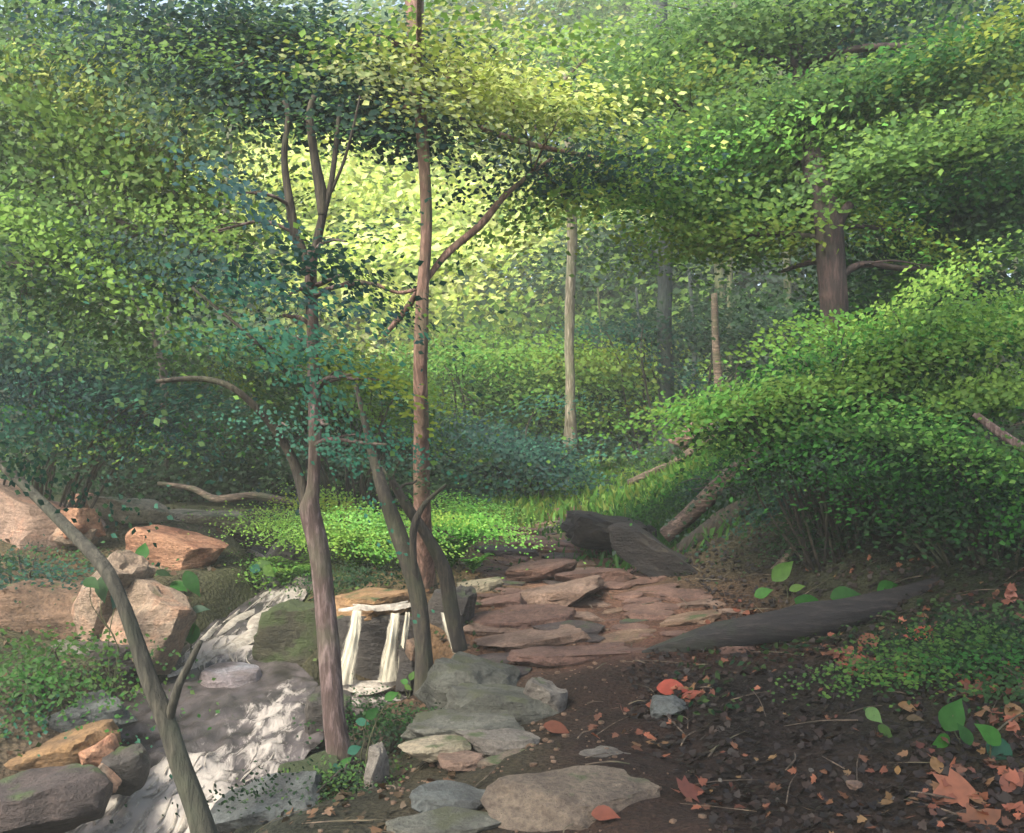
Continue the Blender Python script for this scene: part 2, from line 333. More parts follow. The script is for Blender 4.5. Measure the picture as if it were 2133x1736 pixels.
# gaps in the near foliage through which trunks and the clearing show: px box and how deep the gap reaches
CLEAR = [(1600,340,1850,655,8.15),(500,290,640,470,18),(660,300,850,480,18),(700,620,850,720,9),(800,350,1060,640,14),(1160,460,1215,900,13.5),(1360,560,1410,930,14),(1300,560,1680,800,12),(840,190,930,1000,7.3),(400,270,1110,700,21,6.2),(960,-50,1300,75,21,6.2),(1110,430,1400,570,12,6.2),(900,110,1080,250,8.5,7.3),(1370,920,1610,1130,9.8),(1440,1090,1620,1200,9.4),(1120,470,1250,900,13.6),(655,560,690,1000,5.2),(300,1020,1000,1200,8.0),(380,860,560,1010,9),(880,880,980,1000,9)]
def spray(px, py, Y, rx, ry, rz, tilt, n, size, pal, per=170, lobed=False, up=.42, spread=.455, lean=.35, gain=1.):
    """a mass of foliage made of leaf sprays; rx, ry in px at depth Y, rz in m; tilt: degrees the sprays run down to the right"""
    fk = 1. if Y < 19 else 1.35; size *= LSZ*fk; n = int(n*LCN/fk**2); s = Y/F; c = np.array(P(px, py, Y)[:]); nc = max(1, n//per); t = math.radians(tilt)
    q = RNG.normal(size=(nc, 3)); q /= np.linalg.norm(q, axis=1, keepdims=True); q *= RNG.uniform(0, 1, (nc, 1))**.45
    e1 = np.array([math.cos(t), 0, -math.sin(t)]); e3 = np.array([math.sin(t), 0, math.cos(t)]); e2 = np.array([0, 1., 0])
    cc = c+q[:, :1]*rx*s*e1+q[:, 1:2]*rz*e2+q[:, 2:]*ry*s*e3
    pals = pal if isinstance(pal, (list, tuple)) else [pal]
    allc = np.concatenate([PALL[p] for p in pals]); 
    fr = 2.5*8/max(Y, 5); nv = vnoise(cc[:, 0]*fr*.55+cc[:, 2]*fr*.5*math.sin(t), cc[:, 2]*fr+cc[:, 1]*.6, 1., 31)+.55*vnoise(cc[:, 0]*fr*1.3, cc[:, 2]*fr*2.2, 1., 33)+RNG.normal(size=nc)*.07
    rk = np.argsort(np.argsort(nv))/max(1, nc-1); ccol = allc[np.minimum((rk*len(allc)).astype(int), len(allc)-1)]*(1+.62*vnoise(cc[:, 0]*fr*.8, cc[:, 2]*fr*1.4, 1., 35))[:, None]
    cc[:, 1] += np.maximum(lean*(cc[:, 2]-c[2]), -rz-.3)
    if CLEAR:
        pxx = W0/2+cc[:, 0]/cc[:, 1]*F; pyy = H0/2-(cc[:, 2]-CAMZ)/cc[:, 1]*F; k = np.ones(nc, bool)
        for x0, y0, x1, y1, ym, *yn in CLEAR: k &= ~((pxx > x0) & (pxx < x1) & (pyy > y0) & (pyy < y1) & (cc[:, 1] < ym) & (cc[:, 1] > (yn[0] if yn else 0)))
        if not k.any(): k[0] = True
        cc = cc[k]; ccol = ccol[k]; nc = len(cc)
    ti = np.repeat(np.arange(nc), per); N_ = len(ti); L = size*spread*per**.5
    loc = RNG.normal(size=(N_, 3)); el = np.repeat(RNG.uniform(.9, 2.2, nc), per)[:, None]
    pos = cc[ti]+loc[:, :1]*L*el*e1+loc[:, 1:2]*L*.7*e2+loc[:, 2:]*L*.26*e3-np.array([0, 0, 1.])*(np.abs(loc[:, :1])**2)*L*.10
    cn = RNG.normal(size=(nc, 3))*.45+np.array([-.12, -.85, up])+e3*.15
    nrm = cn[ti]+RNG.normal(size=(N_, 3))*.2
    sgn = np.repeat(RNG.choice([-1, 1], nc), per)[:, None]
    ax = e1*sgn*1.0+RNG.normal(size=(N_, 3))*.5
    sz = size*RNG.uniform(.6, 1.3, N_)*np.repeat(RNG.uniform(.8, 1.2, nc), per)
    col = gain*ccol[ti]*RNG.uniform(.93, 1.07, (N_, 1))*(1+RNG.normal(size=(N_, 3))*.03)
    return (*leaves(pos, sz, ax, nrm, np.clip(col, .004, .9), lobed), cc)
def foliage(name, blobs, parent=None, mat=None, kind='stuff'):
    V = []; Fc = []; C = []; o = 0; cl = []
    for b in blobs:
        kw = b[-1] if isinstance(b[-1], dict) else {}; a = b[:-1] if kw else b
        v, f, c, cc = spray(*a, **kw); V.append(v); Fc.append(f+o); C.append(c); o += len(v); cl.append(cc)
    ob = mesh_np(name, np.concatenate(V), np.concatenate(Fc), mat or M_LEAF, parent, colors=np.concatenate(C), kind=kind)
    return ob, cl
def curved(a, b, sag=.0, seed=0):
    a = Vector(a); b = Vector(b); d = b-a; k = d.length
    r = random.Random(seed); m1 = a+d*.35+Vector((r.uniform(-1,1), r.uniform(-1,1), r.uniform(0, 1)))*k*.10+Vector((0,0,k*sag)); m2 = a+d*.7+Vector((r.uniform(-1,1), r.uniform(-1,1), r.uniform(-.3, 1)))*k*.08+Vector((0,0,k*sag*.7))
    return [a, m1, m2, b]
def tree(name, label, trunk, bk, *ar, limb_bk=None, **kw): return _tree(name, label, trunk, bk, *ar, limb_bk=limb_bk or bk, **kw)
def _tree(name, label, trunk, bk, blobs=(), limbs=(), cat='tree', group=None, rough=.1, auto=True, flare=.5, crown='crown', sides=12, limb_bk=None):
    """trunk: [(px,py,Y,radius px)] from the ground up; limbs: same lists; blobs: foliage; every blob gets a limb of its own"""
    tp = [P(a, b, c) for a, b, c, d in trunk]; tr = [d*c/F for a, b, c, d in trunk]
    root = empty(name, tp[0], label, cat, group); seed = int(trunk[0][0]) % 97
    v, f = tube(tp, tr, 6, sides, rough, seed, flare); mesh_np('trunk', v, f, bk, root, smooth=True)
    for i, lb in enumerate(limbs):
        v, f = tube([P(a, b, c) for a, b, c, d in lb], [d*c/F for a, b, c, d in lb], 5, 8, rough, seed+i); mesh_np('limb', v, f, limb_bk, root, smooth=True)
    if blobs:
        ob, cl = foliage(crown, blobs, root)
        if auto:
            pts, rr = catmull(tp, tr, 4)
            for lb in limbs:
                a, b = catmull([P(*q[:3]) for q in lb], [q[3]*q[2]/F for q in lb], 4); pts += a; rr += b
            for i, cc in enumerate(cl):
                cen = Vector(cc.mean(0).tolist()); j = min(range(len(pts)), key=lambda k: (pts[k]-cen).length+max(0, pts[k].z-cen.z)*.8)
                r0 = min(rr[j]*.45, .035); parts = []
                mn = curved(pts[j], cen, .05, seed+i); parts.append(tube(mn, [r0, r0*.8, r0*.6, r0*.35], 4, 6, .1, i))
                tips = [Vector(cc[k].tolist()) for k in np.linspace(0, len(cc)-1, min(7, len(cc))).astype(int)]
                for k, tpt in enumerate(tips):
                    st = mn[1+k % 3]; r1 = max(r0*.3, .003); parts.append(tube(curved(st, tpt, .03, seed+i*9+k), [r1, r1*.8, r1*.6, r1*.3], 3, 5, .1, k))
                v, f = join(parts); mesh_np('limb', v, f, bk, root, smooth=True)
    return root
#@@SCENE
# ------------------------------------------------------------------ bark and stone kinds
B_MAUVE = bark((150,128,124), (88,70,64), (96,98,74)); B_PINK = bark((168,132,116), (104,78,64), (110,108,78)); B_DARK = bark((92,84,66), (56,50,42), (78,86,56))
B_GREY = bark((96,92,78), (62,60,50), (84,90,70)); B_PALE = bark((176,166,146), (110,104,82), (120,132,92)); B_BLUE = bark((74,84,80), (50,60,58), (64,84,66)); B_BROWN = bark((92,72,66), (54,42,40), (64,66,50))
B_LOG = bark((150,130,108), (84,72,58), (84,92,60), True); B_BLACK = bark((58,52,48), (26,24,23), (52,60,40), True); B_LOGP = bark((158,134,118), (86,70,62), (90,96,70), True); B_OLIVE = bark((110,112,72), (72,78,48), (92,108,62))
S_PINK = stone((176,148,128), (140,116,98), (196,150,124)); S_TAN = stone((176,154,132), (140,122,102), (190,142,110), .12); S_SAGE = stone((172,162,136), (140,136,106), (184,172,148), .2)
S_ORNG = stone((200,148,114), (150,96,70), (208,160,126)); S_BRWN = stone((140,112,88), (108,86,66), (166,140,118), .1); S_DARK = stone((76,70,64), (54,50,48), (92,86,78), .2, wet=.5)
S_OCHR = stone((170,134,90), (132,104,70), (186,148,108), .1); S_MOSS = stone((78,76,54), (58,58,42), (90,84,62), .6, (66,80,36)); S_GRN = stone((104,106,96), (80,82,72), (128,128,116), .25, (88,92,66))
S_LILC = stone((150,140,142), (130,118,116), (160,164,174), wet=.8); S_PATH = stone((128,96,82), (98,72,60), (146,114,98)); S_PATHL = stone((148,122,104), (116,92,76), (164,138,120)); S_GREY = stone((136,130,120), (108,102,94), (150,144,134), .1)
S_FLAG = stone((126,112,96), (98,86,74), (144,130,112), .08); S_BLUE = stone((100,106,104), (74,78,78), (118,124,120)); S_CHAR = stone((40,35,33), (28,26,25), (54,47,43), .3, (62,56,42)); S_PURP = stone((84,72,68), (60,50,48), (104,88,82), .12, wet=.3)
S_WHT = stone((190,184,176), (150,146,138), (206,200,190), wet=.4)

# ------------------------------------------------------------------ water
def water_mat(name, base, foam, lo, hi, rough, sc, stretch, thin=None, fs=.40):
    m, n, out = new_mat(name); uv = N(n, 'ShaderNodeAttribute', attribute_name='flow')
    mp = N(n, 'ShaderNodeMapping'); mp.inputs['Scale'].default_value = stretch; n.links.new(uv.outputs['Vector'], mp.inputs[0])
    a = N(n, 'ShaderNodeTexNoise', Scale=sc, Detail=9.0, Roughness=.68, Distortion=.5); n.links.new(mp.outputs[0], a.inputs['Vector'])
    at = N(n, 'ShaderNodeAttribute', attribute_name='tint'); ad = N(n, 'ShaderNodeMath', operation='ADD'); n.links.new(a.outputs[0], ad.inputs[0]); n.links.new(at.outputs['Fac'], ad.inputs[1])
    fm = ramp(n, ad.outputs[0], [(lo, (0,0,0)), (hi, (1,1,1))])
    b = N(n, 'ShaderNodeTexNoise', Scale=sc*.5, Detail=3.0); n.links.new(uv.outputs['Vector'], b.inputs['Vector'])
    bc = ramp(n, b.outputs[0], [(.35, scale(lin(base[0]), K)), (.65, scale(lin(base[1]), K))])
    c = mixc(n, fm, bc, scale(lin(foam), fs))
    p = N(n, 'ShaderNodeBsdfPrincipled'); n.links.new(c, p.inputs['Base Color'])
    rr = N(n, 'ShaderNodeMapRange'); n.links.new(fm, rr.inputs[0]); rr.inputs[3].default_value = rough; rr.inputs[4].default_value = .6; n.links.new(rr.outputs[0], p.inputs['Roughness']); p.inputs['IOR'].default_value = 1.33
    bp = N(n, 'ShaderNodeBump', Strength=.45, Distance=.05); n.links.new(a.outputs[0], bp.inputs['Height']); n.links.new(bp.outputs[0], p.inputs['Normal']); n.links.new(p.outputs[0], out.inputs[0])
    if thin: n.links.new(ramp(n, ad.outputs[0], [(thin[0], (0,0,0)), (thin[1], (1,1,1))]), p.inputs['Alpha'])
    return m
M_WATER = water_mat('stream water', ((54,52,49), (98,92,91)), (225,216,204), .64, .80, .06, 12., (1.2, .55, 1))
def add_flow(o, uv):
    a = o.data.attributes.new('flow', 'FLOAT_VECTOR', 'POINT'); f = np.zeros((len(uv), 3), np.float32); f[:, :2] = uv; a.data.foreach_set('vector', f.ravel())
# resample the banks
tt = np.linspace(0, len(SL)-1, 260); ss = np.linspace(-.04, 1.04, 70)
Lx = np.interp(tt, range(len(SL)), [p.x for p in SL]); Rx = np.interp(tt, range(len(SL)), [p.x for p in SR])
Wy = np.interp(tt, range(len(SL)), [p.y for p in SL]); Wz = np.interp(tt, range(len(SL)), [p.z for p in SL])
WX = Lx[:, None]*(1-ss)+Rx[:, None]*ss; WY = np.repeat(Wy[:, None], 70, 1); flowd = np.repeat((np.cumsum(np.r_[0, np.hypot(np.diff(Wy), np.diff(Wz))]))[:, None], 70, 1)
# steeper runs are rougher and carry more foam
steep = np.abs(np.gradient(Wz, Wy)); rug = np.clip((steep-.10)*7, .12, 1)
def foamspot(px, py, Y, r, k): 
    c = P(px, py, Y); return k*np.exp(-((WX-c.x)**2+((WY-c.y)*.8)**2)/(r*r))
FO = (rug[:, None]*.16-.06+foamspot(560,1500,6.1,.16,.20)+foamspot(490,1490,6.2,.14,.12)+foamspot(470,1565,5.8,.14,.08)+foamspot(600,1450,6.5,.2,.2)+foamspot(310,1690,5.2,.30,.42)+foamspot(390,1730,5.05,.2,.42)+foamspot(230,1745,5.0,.3,.34)+foamspot(380,1640,5.4,.2,.2)+foamspot(370,1600,5.6,.12,.25)
   +foamspot(490,1340,7.25,.3,.42)+foamspot(600,1250,8.5,.25,.45)+foamspot(560,1200,9.1,.2,.4)+foamspot(420,1370,7.1,.2,.2)+foamspot(520,1120+30,10,.2,.1)-foamspot(470,1420,6.7,.28,.35)-foamspot(420,1560,5.9,.3,.09)-foamspot(300,1540,5.9,.3,.2)+foamspot(560,1570,5.75,.14,.2))
WZ = Wz[:, None]+(vnoise(WX*1.0, WY, 5, 21)*.035+vnoise(WX, WY, 13, 22)*.035+vnoise(WX, WY, 29, 23)*.014)*(.35+rug[:, None])+np.clip(FO, 0, .4)*.10
wi = np.arange(260*70).reshape(260, 70); wq = np.stack([wi[:-1, :-1], wi[:-1, 1:], wi[1:, 1:], wi[1:, :-1]], -1).reshape(-1, 4)
water = mesh_np('water', np.stack([WX.ravel(), WY.ravel(), WZ.ravel()], 1), wq[:, ::-1], M_WATER, colors=np.repeat(FO.reshape(-1, 1), 3, 1), smooth=True, kind='structure')
tag(water, 'shallow grey mauve brook running over rocks with white riffles'); add_flow(water, np.stack([WX.ravel()*1., flowd.ravel()], 1))
pv = [(-.93+.50*math.cos(a)*r, 6.62+.42*math.sin(a)*r) for r in np.linspace(.02, 1, 14) for a in np.linspace(0, 2*PI, 40, endpoint=False)]
pz = [-.335+float(vnoise(x, y, 9, 5))*.03 for x, y in pv]; pf = [(r*40+k, r*40+(k+1) % 40, (r+1)*40+(k+1) % 40, (r+1)*40+k) for r in range(13) for k in range(40)]
po = mesh_np('pool_water', np.array([(x, y, z) for (x, y), z in zip(pv, pz)]), np.array(pf), M_WATER, colors=np.repeat(np.array([[.22*math.exp(-((x+.95)**2+(y-6.78)**2)/.06)] for x, y in pv]), 3, 1), smooth=True, kind='structure')
tag(po, 'small dark plunge pool flecked with foam below the waterfall'); add_flow(po, np.array(pv))
M_FALL = water_mat('falling water', ((108,106,102),(150,146,142)), (240,232,206), .40, .62, .2, 9., (9, .6, 1), (.42, .60), .62)
# foam: ragged strands of white water lying along the current
def strands(segs, wid, mat=None):
    Vs = []; Fs = []; U = []; o = 0
    for sg in segs:
        if len(sg) == 4: pts = [P(*q) for q in sg[:3]]; c, r = catmull(pts, [sg[3]*1.25*q.y/F for q in pts], 7)
        else: c, r = catmull(sg[0], [sg[1]]*3, 4)
        nn = len(c); hh = min(1, r[0]/.05)
        for i, p in enumerate(c):
            t = i/(nn-1); d = (c[min(i+1, nn-1)]-c[max(i-1, 0)]).normalized(); sd = d.cross(Vector((0, -.45, .9))).normalized(); wv = r[i]*.5*(math.sin(PI*min(max(t, .03), .97))**.8)*(1+.35*noise.noise(p*9))
            for k in range(5):
                u = k/4*2-1; q = p+sd*u*wv+Vector((0, -.25, .9))*(.022*hh*(1-u*u)+.010*hh+.012*hh*noise.noise(p*22+sd*u*3)); Vs.append(q[:]); U.append((u*.1+o*.01, t))
        for i in range(nn-1):
            for k in range(4): a_ = o+i*5+k; Fs.append((a_, a_+1, a_+6, a_+5))
        o += nn*5
    return np.array(Vs), np.array(Fs), np.array(U)
m, n, out = new_mat('foam'); geo = N(n, 'ShaderNodeNewGeometry'); a = N(n, 'ShaderNodeTexNoise', Scale=24., Detail=6., Roughness=.7); n.links.new(geo.outputs['Position'], a.inputs['Vector'])
c = ramp(n, a.outputs[0], [(.32, scale(lin((150,142,134)), .45)), (.5, scale(lin((206,196,178)), .44)), (.65, scale(lin((230,222,208)), .5))]); p = N(n, 'ShaderNodeBsdfPrincipled', Roughness=.6); n.links.new(c, p.inputs['Base Color'])
bp = N(n, 'ShaderNodeBump', Strength=.8, Distance=.02); n.links.new(a.outputs[0], bp.inputs['Height']); n.links.new(bp.outputs[0], p.inputs['Normal']); n.links.new(p.outputs[0], out.inputs[0]); M_FOAM = m
FS = [((557,1178,9.3),(572,1215,8.9),(600,1246,8.5),22),((592,1232,8.6),(604,1255,8.4),(586,1275,8.15),34),((586,1262,8.3),(535,1292,7.9),(528,1325,7.5),26),((530,1310,7.6),(505,1340,7.3),(430,1372,7.0),34),((480,1345,7.2),(410,1385,6.95),(350,1415,6.7),18),
  ((560,1262,8.4),(500,1290,7.9),(452,1330,7.5),20),((455,1300,7.8),(420,1340,7.4),(372,1384,7.05),14),((500,1275,8.1),(470,1300,7.85),(440,1322,7.6),10),((560,1170,9.5),(520,1150,9.9),(470,1142,10.2),10),((590,1210,9.0),(610,1228,8.7),(640,1234,8.5),8),
  ((360,1605,5.6),(300,1640,5.4),(262,1690,5.2),14),((410,1640,5.4),(350,1665,5.3),(310,1700,5.15),22),((400,1660,5.3),(395,1700,5.15),(370,1745,5.0),18),((300,1670,5.28),(260,1710,5.1),(200,1745,5.0),20),((250,1720,5.1),(190,1745,5.0),(130,1765,4.95),14),
  ((640,1470,6.3),(600,1500,6.15),(560,1530,6.0),9),((600,1420,6.7),(620,1440,6.55),(655,1445,6.5),8)]
r_ = random.Random(3); extra = []
for i in range(4000):
    ti = r_.uniform(4, 252); s0 = r_.uniform(6, 63); fo_ = FO[int(ti), int(s0)]
    if fo_ < r_.uniform(.02, .42): continue
    ln_ = r_.uniform(5, 17); pts = []
    for k in range(3):
        tq = min(ti+ln_*k/2, 258); sq = min(max(s0+r_.uniform(-1.2, 1.2)*k, 1), 68); i_, j_ = int(tq), int(sq); pts.append(Vector((WX[i_, j_], WY[i_, j_], WZ[i_, j_]+.004)))
    extra.append((pts, r_.uniform(.004, .013)*(.6+fo_*2)))
    if len(extra) > 110: break
v, f, u = strands(FS+extra, 1); fo = mesh_np('foam', v, f, M_FOAM, smooth=True, kind='stuff'); tag(fo, 'white foam streaks along the rapids of the brook', 'foam')
# the little waterfall: curtains falling from a rock lip into the plunge pool
wf = empty('waterfall', P(790,1425,6.9), 'small twin waterfall dropping from the ochre ledge behind the slender trees', 'waterfall')
def curtain(name, xs, ws, y0, y1, Y0, Y1, mat):
    V = []; U = []; Fq = []; nr = 26; nc_ = 13
    for i in range(nr):
        t = i/(nr-1); py = y0+(y1-y0)*t; Y = Y0+(Y1-Y0)*min(1, t*3)**.6; xc = np.interp(t, np.linspace(0, 1, len(xs)), xs); wd = np.interp(t, np.linspace(0, 1, len(ws)), ws)
        for k in range(nc_):
            u = k/(nc_-1)*2-1; q = P(xc+u*wd/2*(1+.25*noise.noise(Vector((u*2, t*4, xs[0])))), py, Y); q.y -= .035*(1-u*u)+.03*noise.noise(Vector((u*4+xs[0], t*1.5, 0))); V.append(q[:]); U.append((u*.4+xs[0]*.01, t*1.2))
    for i in range(nr-1):
        for k in range(nc_-1): a_ = i*nc_+k; Fq.append((a_, a_+1, a_+nc_+1, a_+nc_))
    o = mesh_np(name, np.array(V), np.array(Fq), mat, wf, colors=np.repeat(np.array([[.16-.40*abs(k/(nc_-1)*2-1)**3] for i in range(nr) for k in range(nc_)]), 3, 1), smooth=True); add_flow(o, np.array(U)); return o
M_CURT = M_FALL
curtain('water_curtain', [744,738,727,718], [26,34,48,56], 1270, 1424, 6.95, 6.86, M_CURT)
curtain('water_curtain', [824,818,812,806], [26,32,40,54], 1276, 1418, 6.95, 6.88, M_CURT)
curtain('water_curtain', [850,842,834], [14,18,22], 1274, 1400, 6.95, 6.9, M_CURT)
curtain('water_curtain', [930,940,952], [30,32,20], 1275, 1360, 7.0, 6.85, M_CURT)
v, f, u = strands([((705,1276,6.97),(750,1270,6.94),(800,1274,6.95),11),((780,1274,6.94),(830,1268,6.95),(868,1262,6.98),14),((735,1262,7.05),(790,1266,7.0),(850,1256,7.05),7)], 1); mesh_np('lip_water', v, f, M_FOAM, wf, smooth=True)
v, f, u = strands([((700,1415,6.95),(740,1432,6.88),(800,1424,6.93),26),((735,1440,6.85),(790,1432,6.88),(850,1408,7.0),26),((740,1452,6.75),(760,1442,6.8),(800,1440,6.8),22),((716,1400,7.0),(712,1425,6.93),(724,1440,6.85),24)], 1); mesh_np('splash_foam', v, f, M_FOAM, wf, smooth=True)

# ------------------------------------------------------------------ rocks round the brook
rock(785,1352,225,175,7.17,.30,S_DARK,'dark wet rock face behind the falling water','wet_rock','rock',rough=.05)
rock(782,1252,190,52,7.35,.75,S_OCHR,'ochre slab forming the lip of the small waterfall','rock_ledge','rock',flat=.45,roll=-2)
rock(612,1342,185,175,7.15,.6,S_MOSS,'rounded boulder covered in olive moss between the two runs of water','boulder','boulder',rough=.12,cuts=5,flat=.85)
rock(480,1432,135,105,6.75,.4,S_LILC,'smooth wet lilac boulder in the middle of the pool','boulder','boulder',rough=.03,cuts=4)
rock(55,1090,320,190,8.9,1.2,S_PINK,'large pink slab at the left edge under the dark bushes','boulder','boulder',roll=22,flat=.4)
rock(165,1092,110,80,8.6,.45,S_ORNG,'small bright salmon block beside the large pink slab','boulder','boulder',cuts=12)
rock(170,1042,50,36,10.0,.3,S_ORNG,'little orange stone on the bank above the salmon block','boulder','boulder')
rock(270,1058,190,60,9.6,.6,S_SAGE,'flat sage grey slab on the upper left bank','boulder','boulder',flat=.4,roll=3)
rock(160,1115,100,44,8.6,.4,S_TAN,'low tan stone just under the salmon block','boulder','boulder')
rock(450,1085,230,56,9.9,.6,S_SAGE,'long mauve grey shelf of rock above the top of the cascade','boulder','boulder',flat=.4,roll=5)
rock(430,1118,230,42,9.9,.5,S_PURP,'dark brown undercut shelf above the cascade','boulder','boulder',flat=.4,roll=4)
rock(372,1150,200,110,8.5,.6,S_ORNG,'rounded orange boulder beside the top of the cascade','boulder','boulder',roll=14,flat=.5)
rock(345,1200,190,90,8.5,.5,S_BRWN,'rust brown rock under the orange boulder','boulder','boulder',roll=10)
rock(465,1148,42,36,9.7,.25,S_WHT,'small whitish stone at the head of the cascade','boulder','boulder')
rock(640,1215,80,50,8.7,.4,S_GREY,'grey stone at the right bank of the cascade','boulder','boulder')
rock(590,1165,70,80,9.4,.4,S_GREY,'grey sloping rock behind the head of the cascade','boulder','boulder',roll=40)
rock(125,1285,390,160,6.9,.9,S_BRWN,'broad brown rock on the left bank','boulder','boulder',roll=6,flat=.5)
rock(228,1262,130,220,6.8,.5,S_TAN,'pale tan block leaning behind the slanting sapling','boulder','boulder',roll=30,flat=.6)
rock(318,1295,180,185,6.7,.5,S_TAN,'pointed pale tan rock jutting over the rapids','boulder','boulder',roll=34,cuts=13,flat=.5)
rock(248,1205,60,100,7.2,.35,S_TAN,'narrow cream rock above the pointed tan rock','boulder','boulder',roll=-30)
rock(190,1345,240,40,6.6,.5,S_GREY,'thin grey ledge under the broad brown rock','boulder','boulder',flat=.35,roll=2)
rock(230,1375,180,110,6.6,.5,S_DARK,'dark shaded rock beneath the pointed tan rock','boulder','boulder')
rock(130,1500,330,90,5.75,.6,S_BLUE,'low blue grey rock along the left edge of the pool','boulder','boulder',roll=-12,flat=.4)
rock(120,1572,270,100,5.35,.6,S_OCHR,'ochre streaked rock at the lower left','boulder','boulder',roll=-18,flat=.45)
rock(205,1575,90,90,5.25,.3,S_ORNG,'orange tinged rock at the water near the lower left','boulder','boulder',roll=-20)
rock(255,1605,110,95,5.15,.3,S_DARK,'round dark rock standing in the brook at the lower left','boulder','boulder',cuts=5)
rock(70,1680,330,150,4.75,.6,S_PURP,'dark purple brown rock in the bottom left corner','boulder','boulder',roll=-12,flat=.5)
rock(222,1622,26,70,4.95,.14,S_TAN,'small pale stick-like stone lying on the dark rock','boulder','boulder',roll=-48)
rock(690,1500,120,140,6.1,.5,S_DARK,'dark rock on the bank behind the foot of the forked tree','boulder','boulder',rough=.1)
rock(560,1690,250,120,4.75,.6,S_BLUE,'blue grey rock on the near bank below the forked tree','boulder','boulder',flat=.4,roll=-14)
rock(655,1610,150,80,5.2,.4,S_MOSS,'low mossy rock beside the foot of the forked tree','boulder','boulder',flat=.4)
rock(782,1612,56,120,4.85,.2,S_GREY,'narrow upright grey stone right of the forked tree','boulder','boulder',cuts=6,flat=.8)
rock(850,1390,60,110,6.9,.4,S_DARK,'dark rock at the right side of the waterfall','boulder','boulder')
rock(858,1352,34,50,6.75,.2,S_BRWN,'small brown stone wedged beside the waterfall','boulder','boulder')
rock(940,1285,110,150,7.3,.4,S_DARK,'dark rock with a thread of water at the edge of the trail','boulder','boulder',roll=14)
# right of the slim dark tree
rock(985,1425,235,120,6.1,.6,S_GRN,'grey green boulder with a brown flank at the foot of the slim dark tree','boulder','boulder',roll=8,flat=.5)
rock(1040,1468,300,96,5.7,.6,S_GRN,'wide grey green slab in front of the grey green boulder','boulder','boulder',roll=3,flat=.4)
rock(1130,1450,110,80,5.65,.35,S_GREY,'pale angular end of rock on the trail side','boulder','boulder',roll=24)
rock(960,1520,270,70,5.3,.5,S_GRN,'long low rock step across the trail, dark in front','boulder','boulder',flat=.4)
for a in [(1030,1542,190,46,5.05,.35,S_GREY,'pale curved step stone below the wide grey green slab',4,.4),(900,1556,170,44,4.95,.3,S_SAGE,'olive step stone left of the pale curved step stone',-3,.4),
  (1240+60,1592,205,48,4.7,.34,S_GREY,'narrow grey flagstone above the biggest flagstone',3,.4),(1060,1590,140,38,4.75,.25,S_FLAG,'small tan flagstone left of the narrow grey flagstone',-6,.4),(965,1583,110,30,4.8,.22,S_PATHL,'tan flagstone half under moss beside the upright stone',4,.4),
  (1215,1668,430,104,4.15,.52,S_FLAG,'biggest flagstone, broad and pale, in the foreground of the trail',2,.35),(960,1668,220,60,4.3,.3,S_BLUE,'dull blue green stone left of the biggest flagstone',2,.35),(930,1722,260,50,4.05,.3,S_GRN,'low grey green stone at the bottom edge of the trail',0,.35)]:
    rock(*a[:7], a[7], 'flagstone', 'flagstone', 'flagstones laid as steps in the trail', roll=a[8], flat=a[9], cuts=7)
# slabs and ledges of the trail going up
PS = [(1120,1330,270,40,6.9,.45,S_PATHL,'long pale slab edge at the foot of the pink trail',-7),(1090,1292,260,58,7.3,.5,S_PATH,'brown slab above the long pale slab edge',-4),(1220,1362,330,40,6.5,.45,S_PATH,'broad dull slab at the bottom of the pink trail',-2),
 (1170,1236,240,52,7.9,.5,S_PATHL,'tilted tan slab halfway up the trail',-12),(1040,1262,160,50,7.7,.4,S_PATH,'brown slab at the left side of the trail beside the dark rock',-10),(1240,1200,170,40,8.6,.4,S_PATH,'rosy slab above the tilted tan slab',-6),
 (1110,1188,190,42,8.9,.45,S_PATH,'pink slab on the left of the upper trail',-8),(1060,1152,150,30,9.8,.4,S_PURP,'thin dark edged slab on the upper left of the trail',5),(1150,1140,200,34,10.2,.45,S_PATH,'pink slab across the upper trail',3),
 (1060,1106,150,26,11.2,.4,S_PATH,'rose coloured slab near the fern at the upper trail',4),(1170,1092,170,24,12,.4,S_PATH,'narrow pink slab near the top of the trail',2),(1130,1066,180,20,13.2,.4,S_PATH,'topmost slab below the bright grass of the trail',-4),
 (1330,1270,130,34,7.7,.3,S_PURP,'mauve stone at the shadowed side of the trail',-10),(1330,1302,84,38,7.2,.25,S_DARK,'small dark stone at the right of the trail',0),(1250,1296,90,20,7.3,.2,S_PATH,'small flat stone beside the small dark stone',-3),(1400,1330,180,40,6.8,.3,S_PATH,'reddish slab at the right foot of the trail',-2),
 (990,1222,120,40,8.4,.3,S_SAGE,'olive stone on the verge of the trail',-8),(975,1180,90,30,9.2,.3,S_SAGE,'mossy stone at the trail verge below the bright fern',0)]
for a in PS: rock(*a[:7], a[7], 'trail_slab', 'rock slab', 'rock slabs along the trail', roll=a[8], flat=.38, cuts=8)
rock(1388,1470,90,46,5.3,.25,S_BLUE,'small blue grey stone on the dark forest floor','boulder','boulder')
rock(1262,1108,230,84,9.8,.9,S_CHAR,'charcoal boulder at the right of the upper trail','boulder','boulder',cuts=4,rough=.16,roll=12)
rock(1405,1186,330,84,8.6,.9,S_CHAR,'long charcoal rock sloping down from the charcoal boulder','boulder','boulder',roll=34,cuts=6,flat=.5)
rock(1440,905,110,50,12.5,.7,S_PATHL,'tan rock ledge high on the right bank','boulder','boulder',roll=-30)
rock(1780,1636,36,16,4.1,.06,S_PATHL,'palest pebble on the bare brown earth at the right','pebble','pebble')
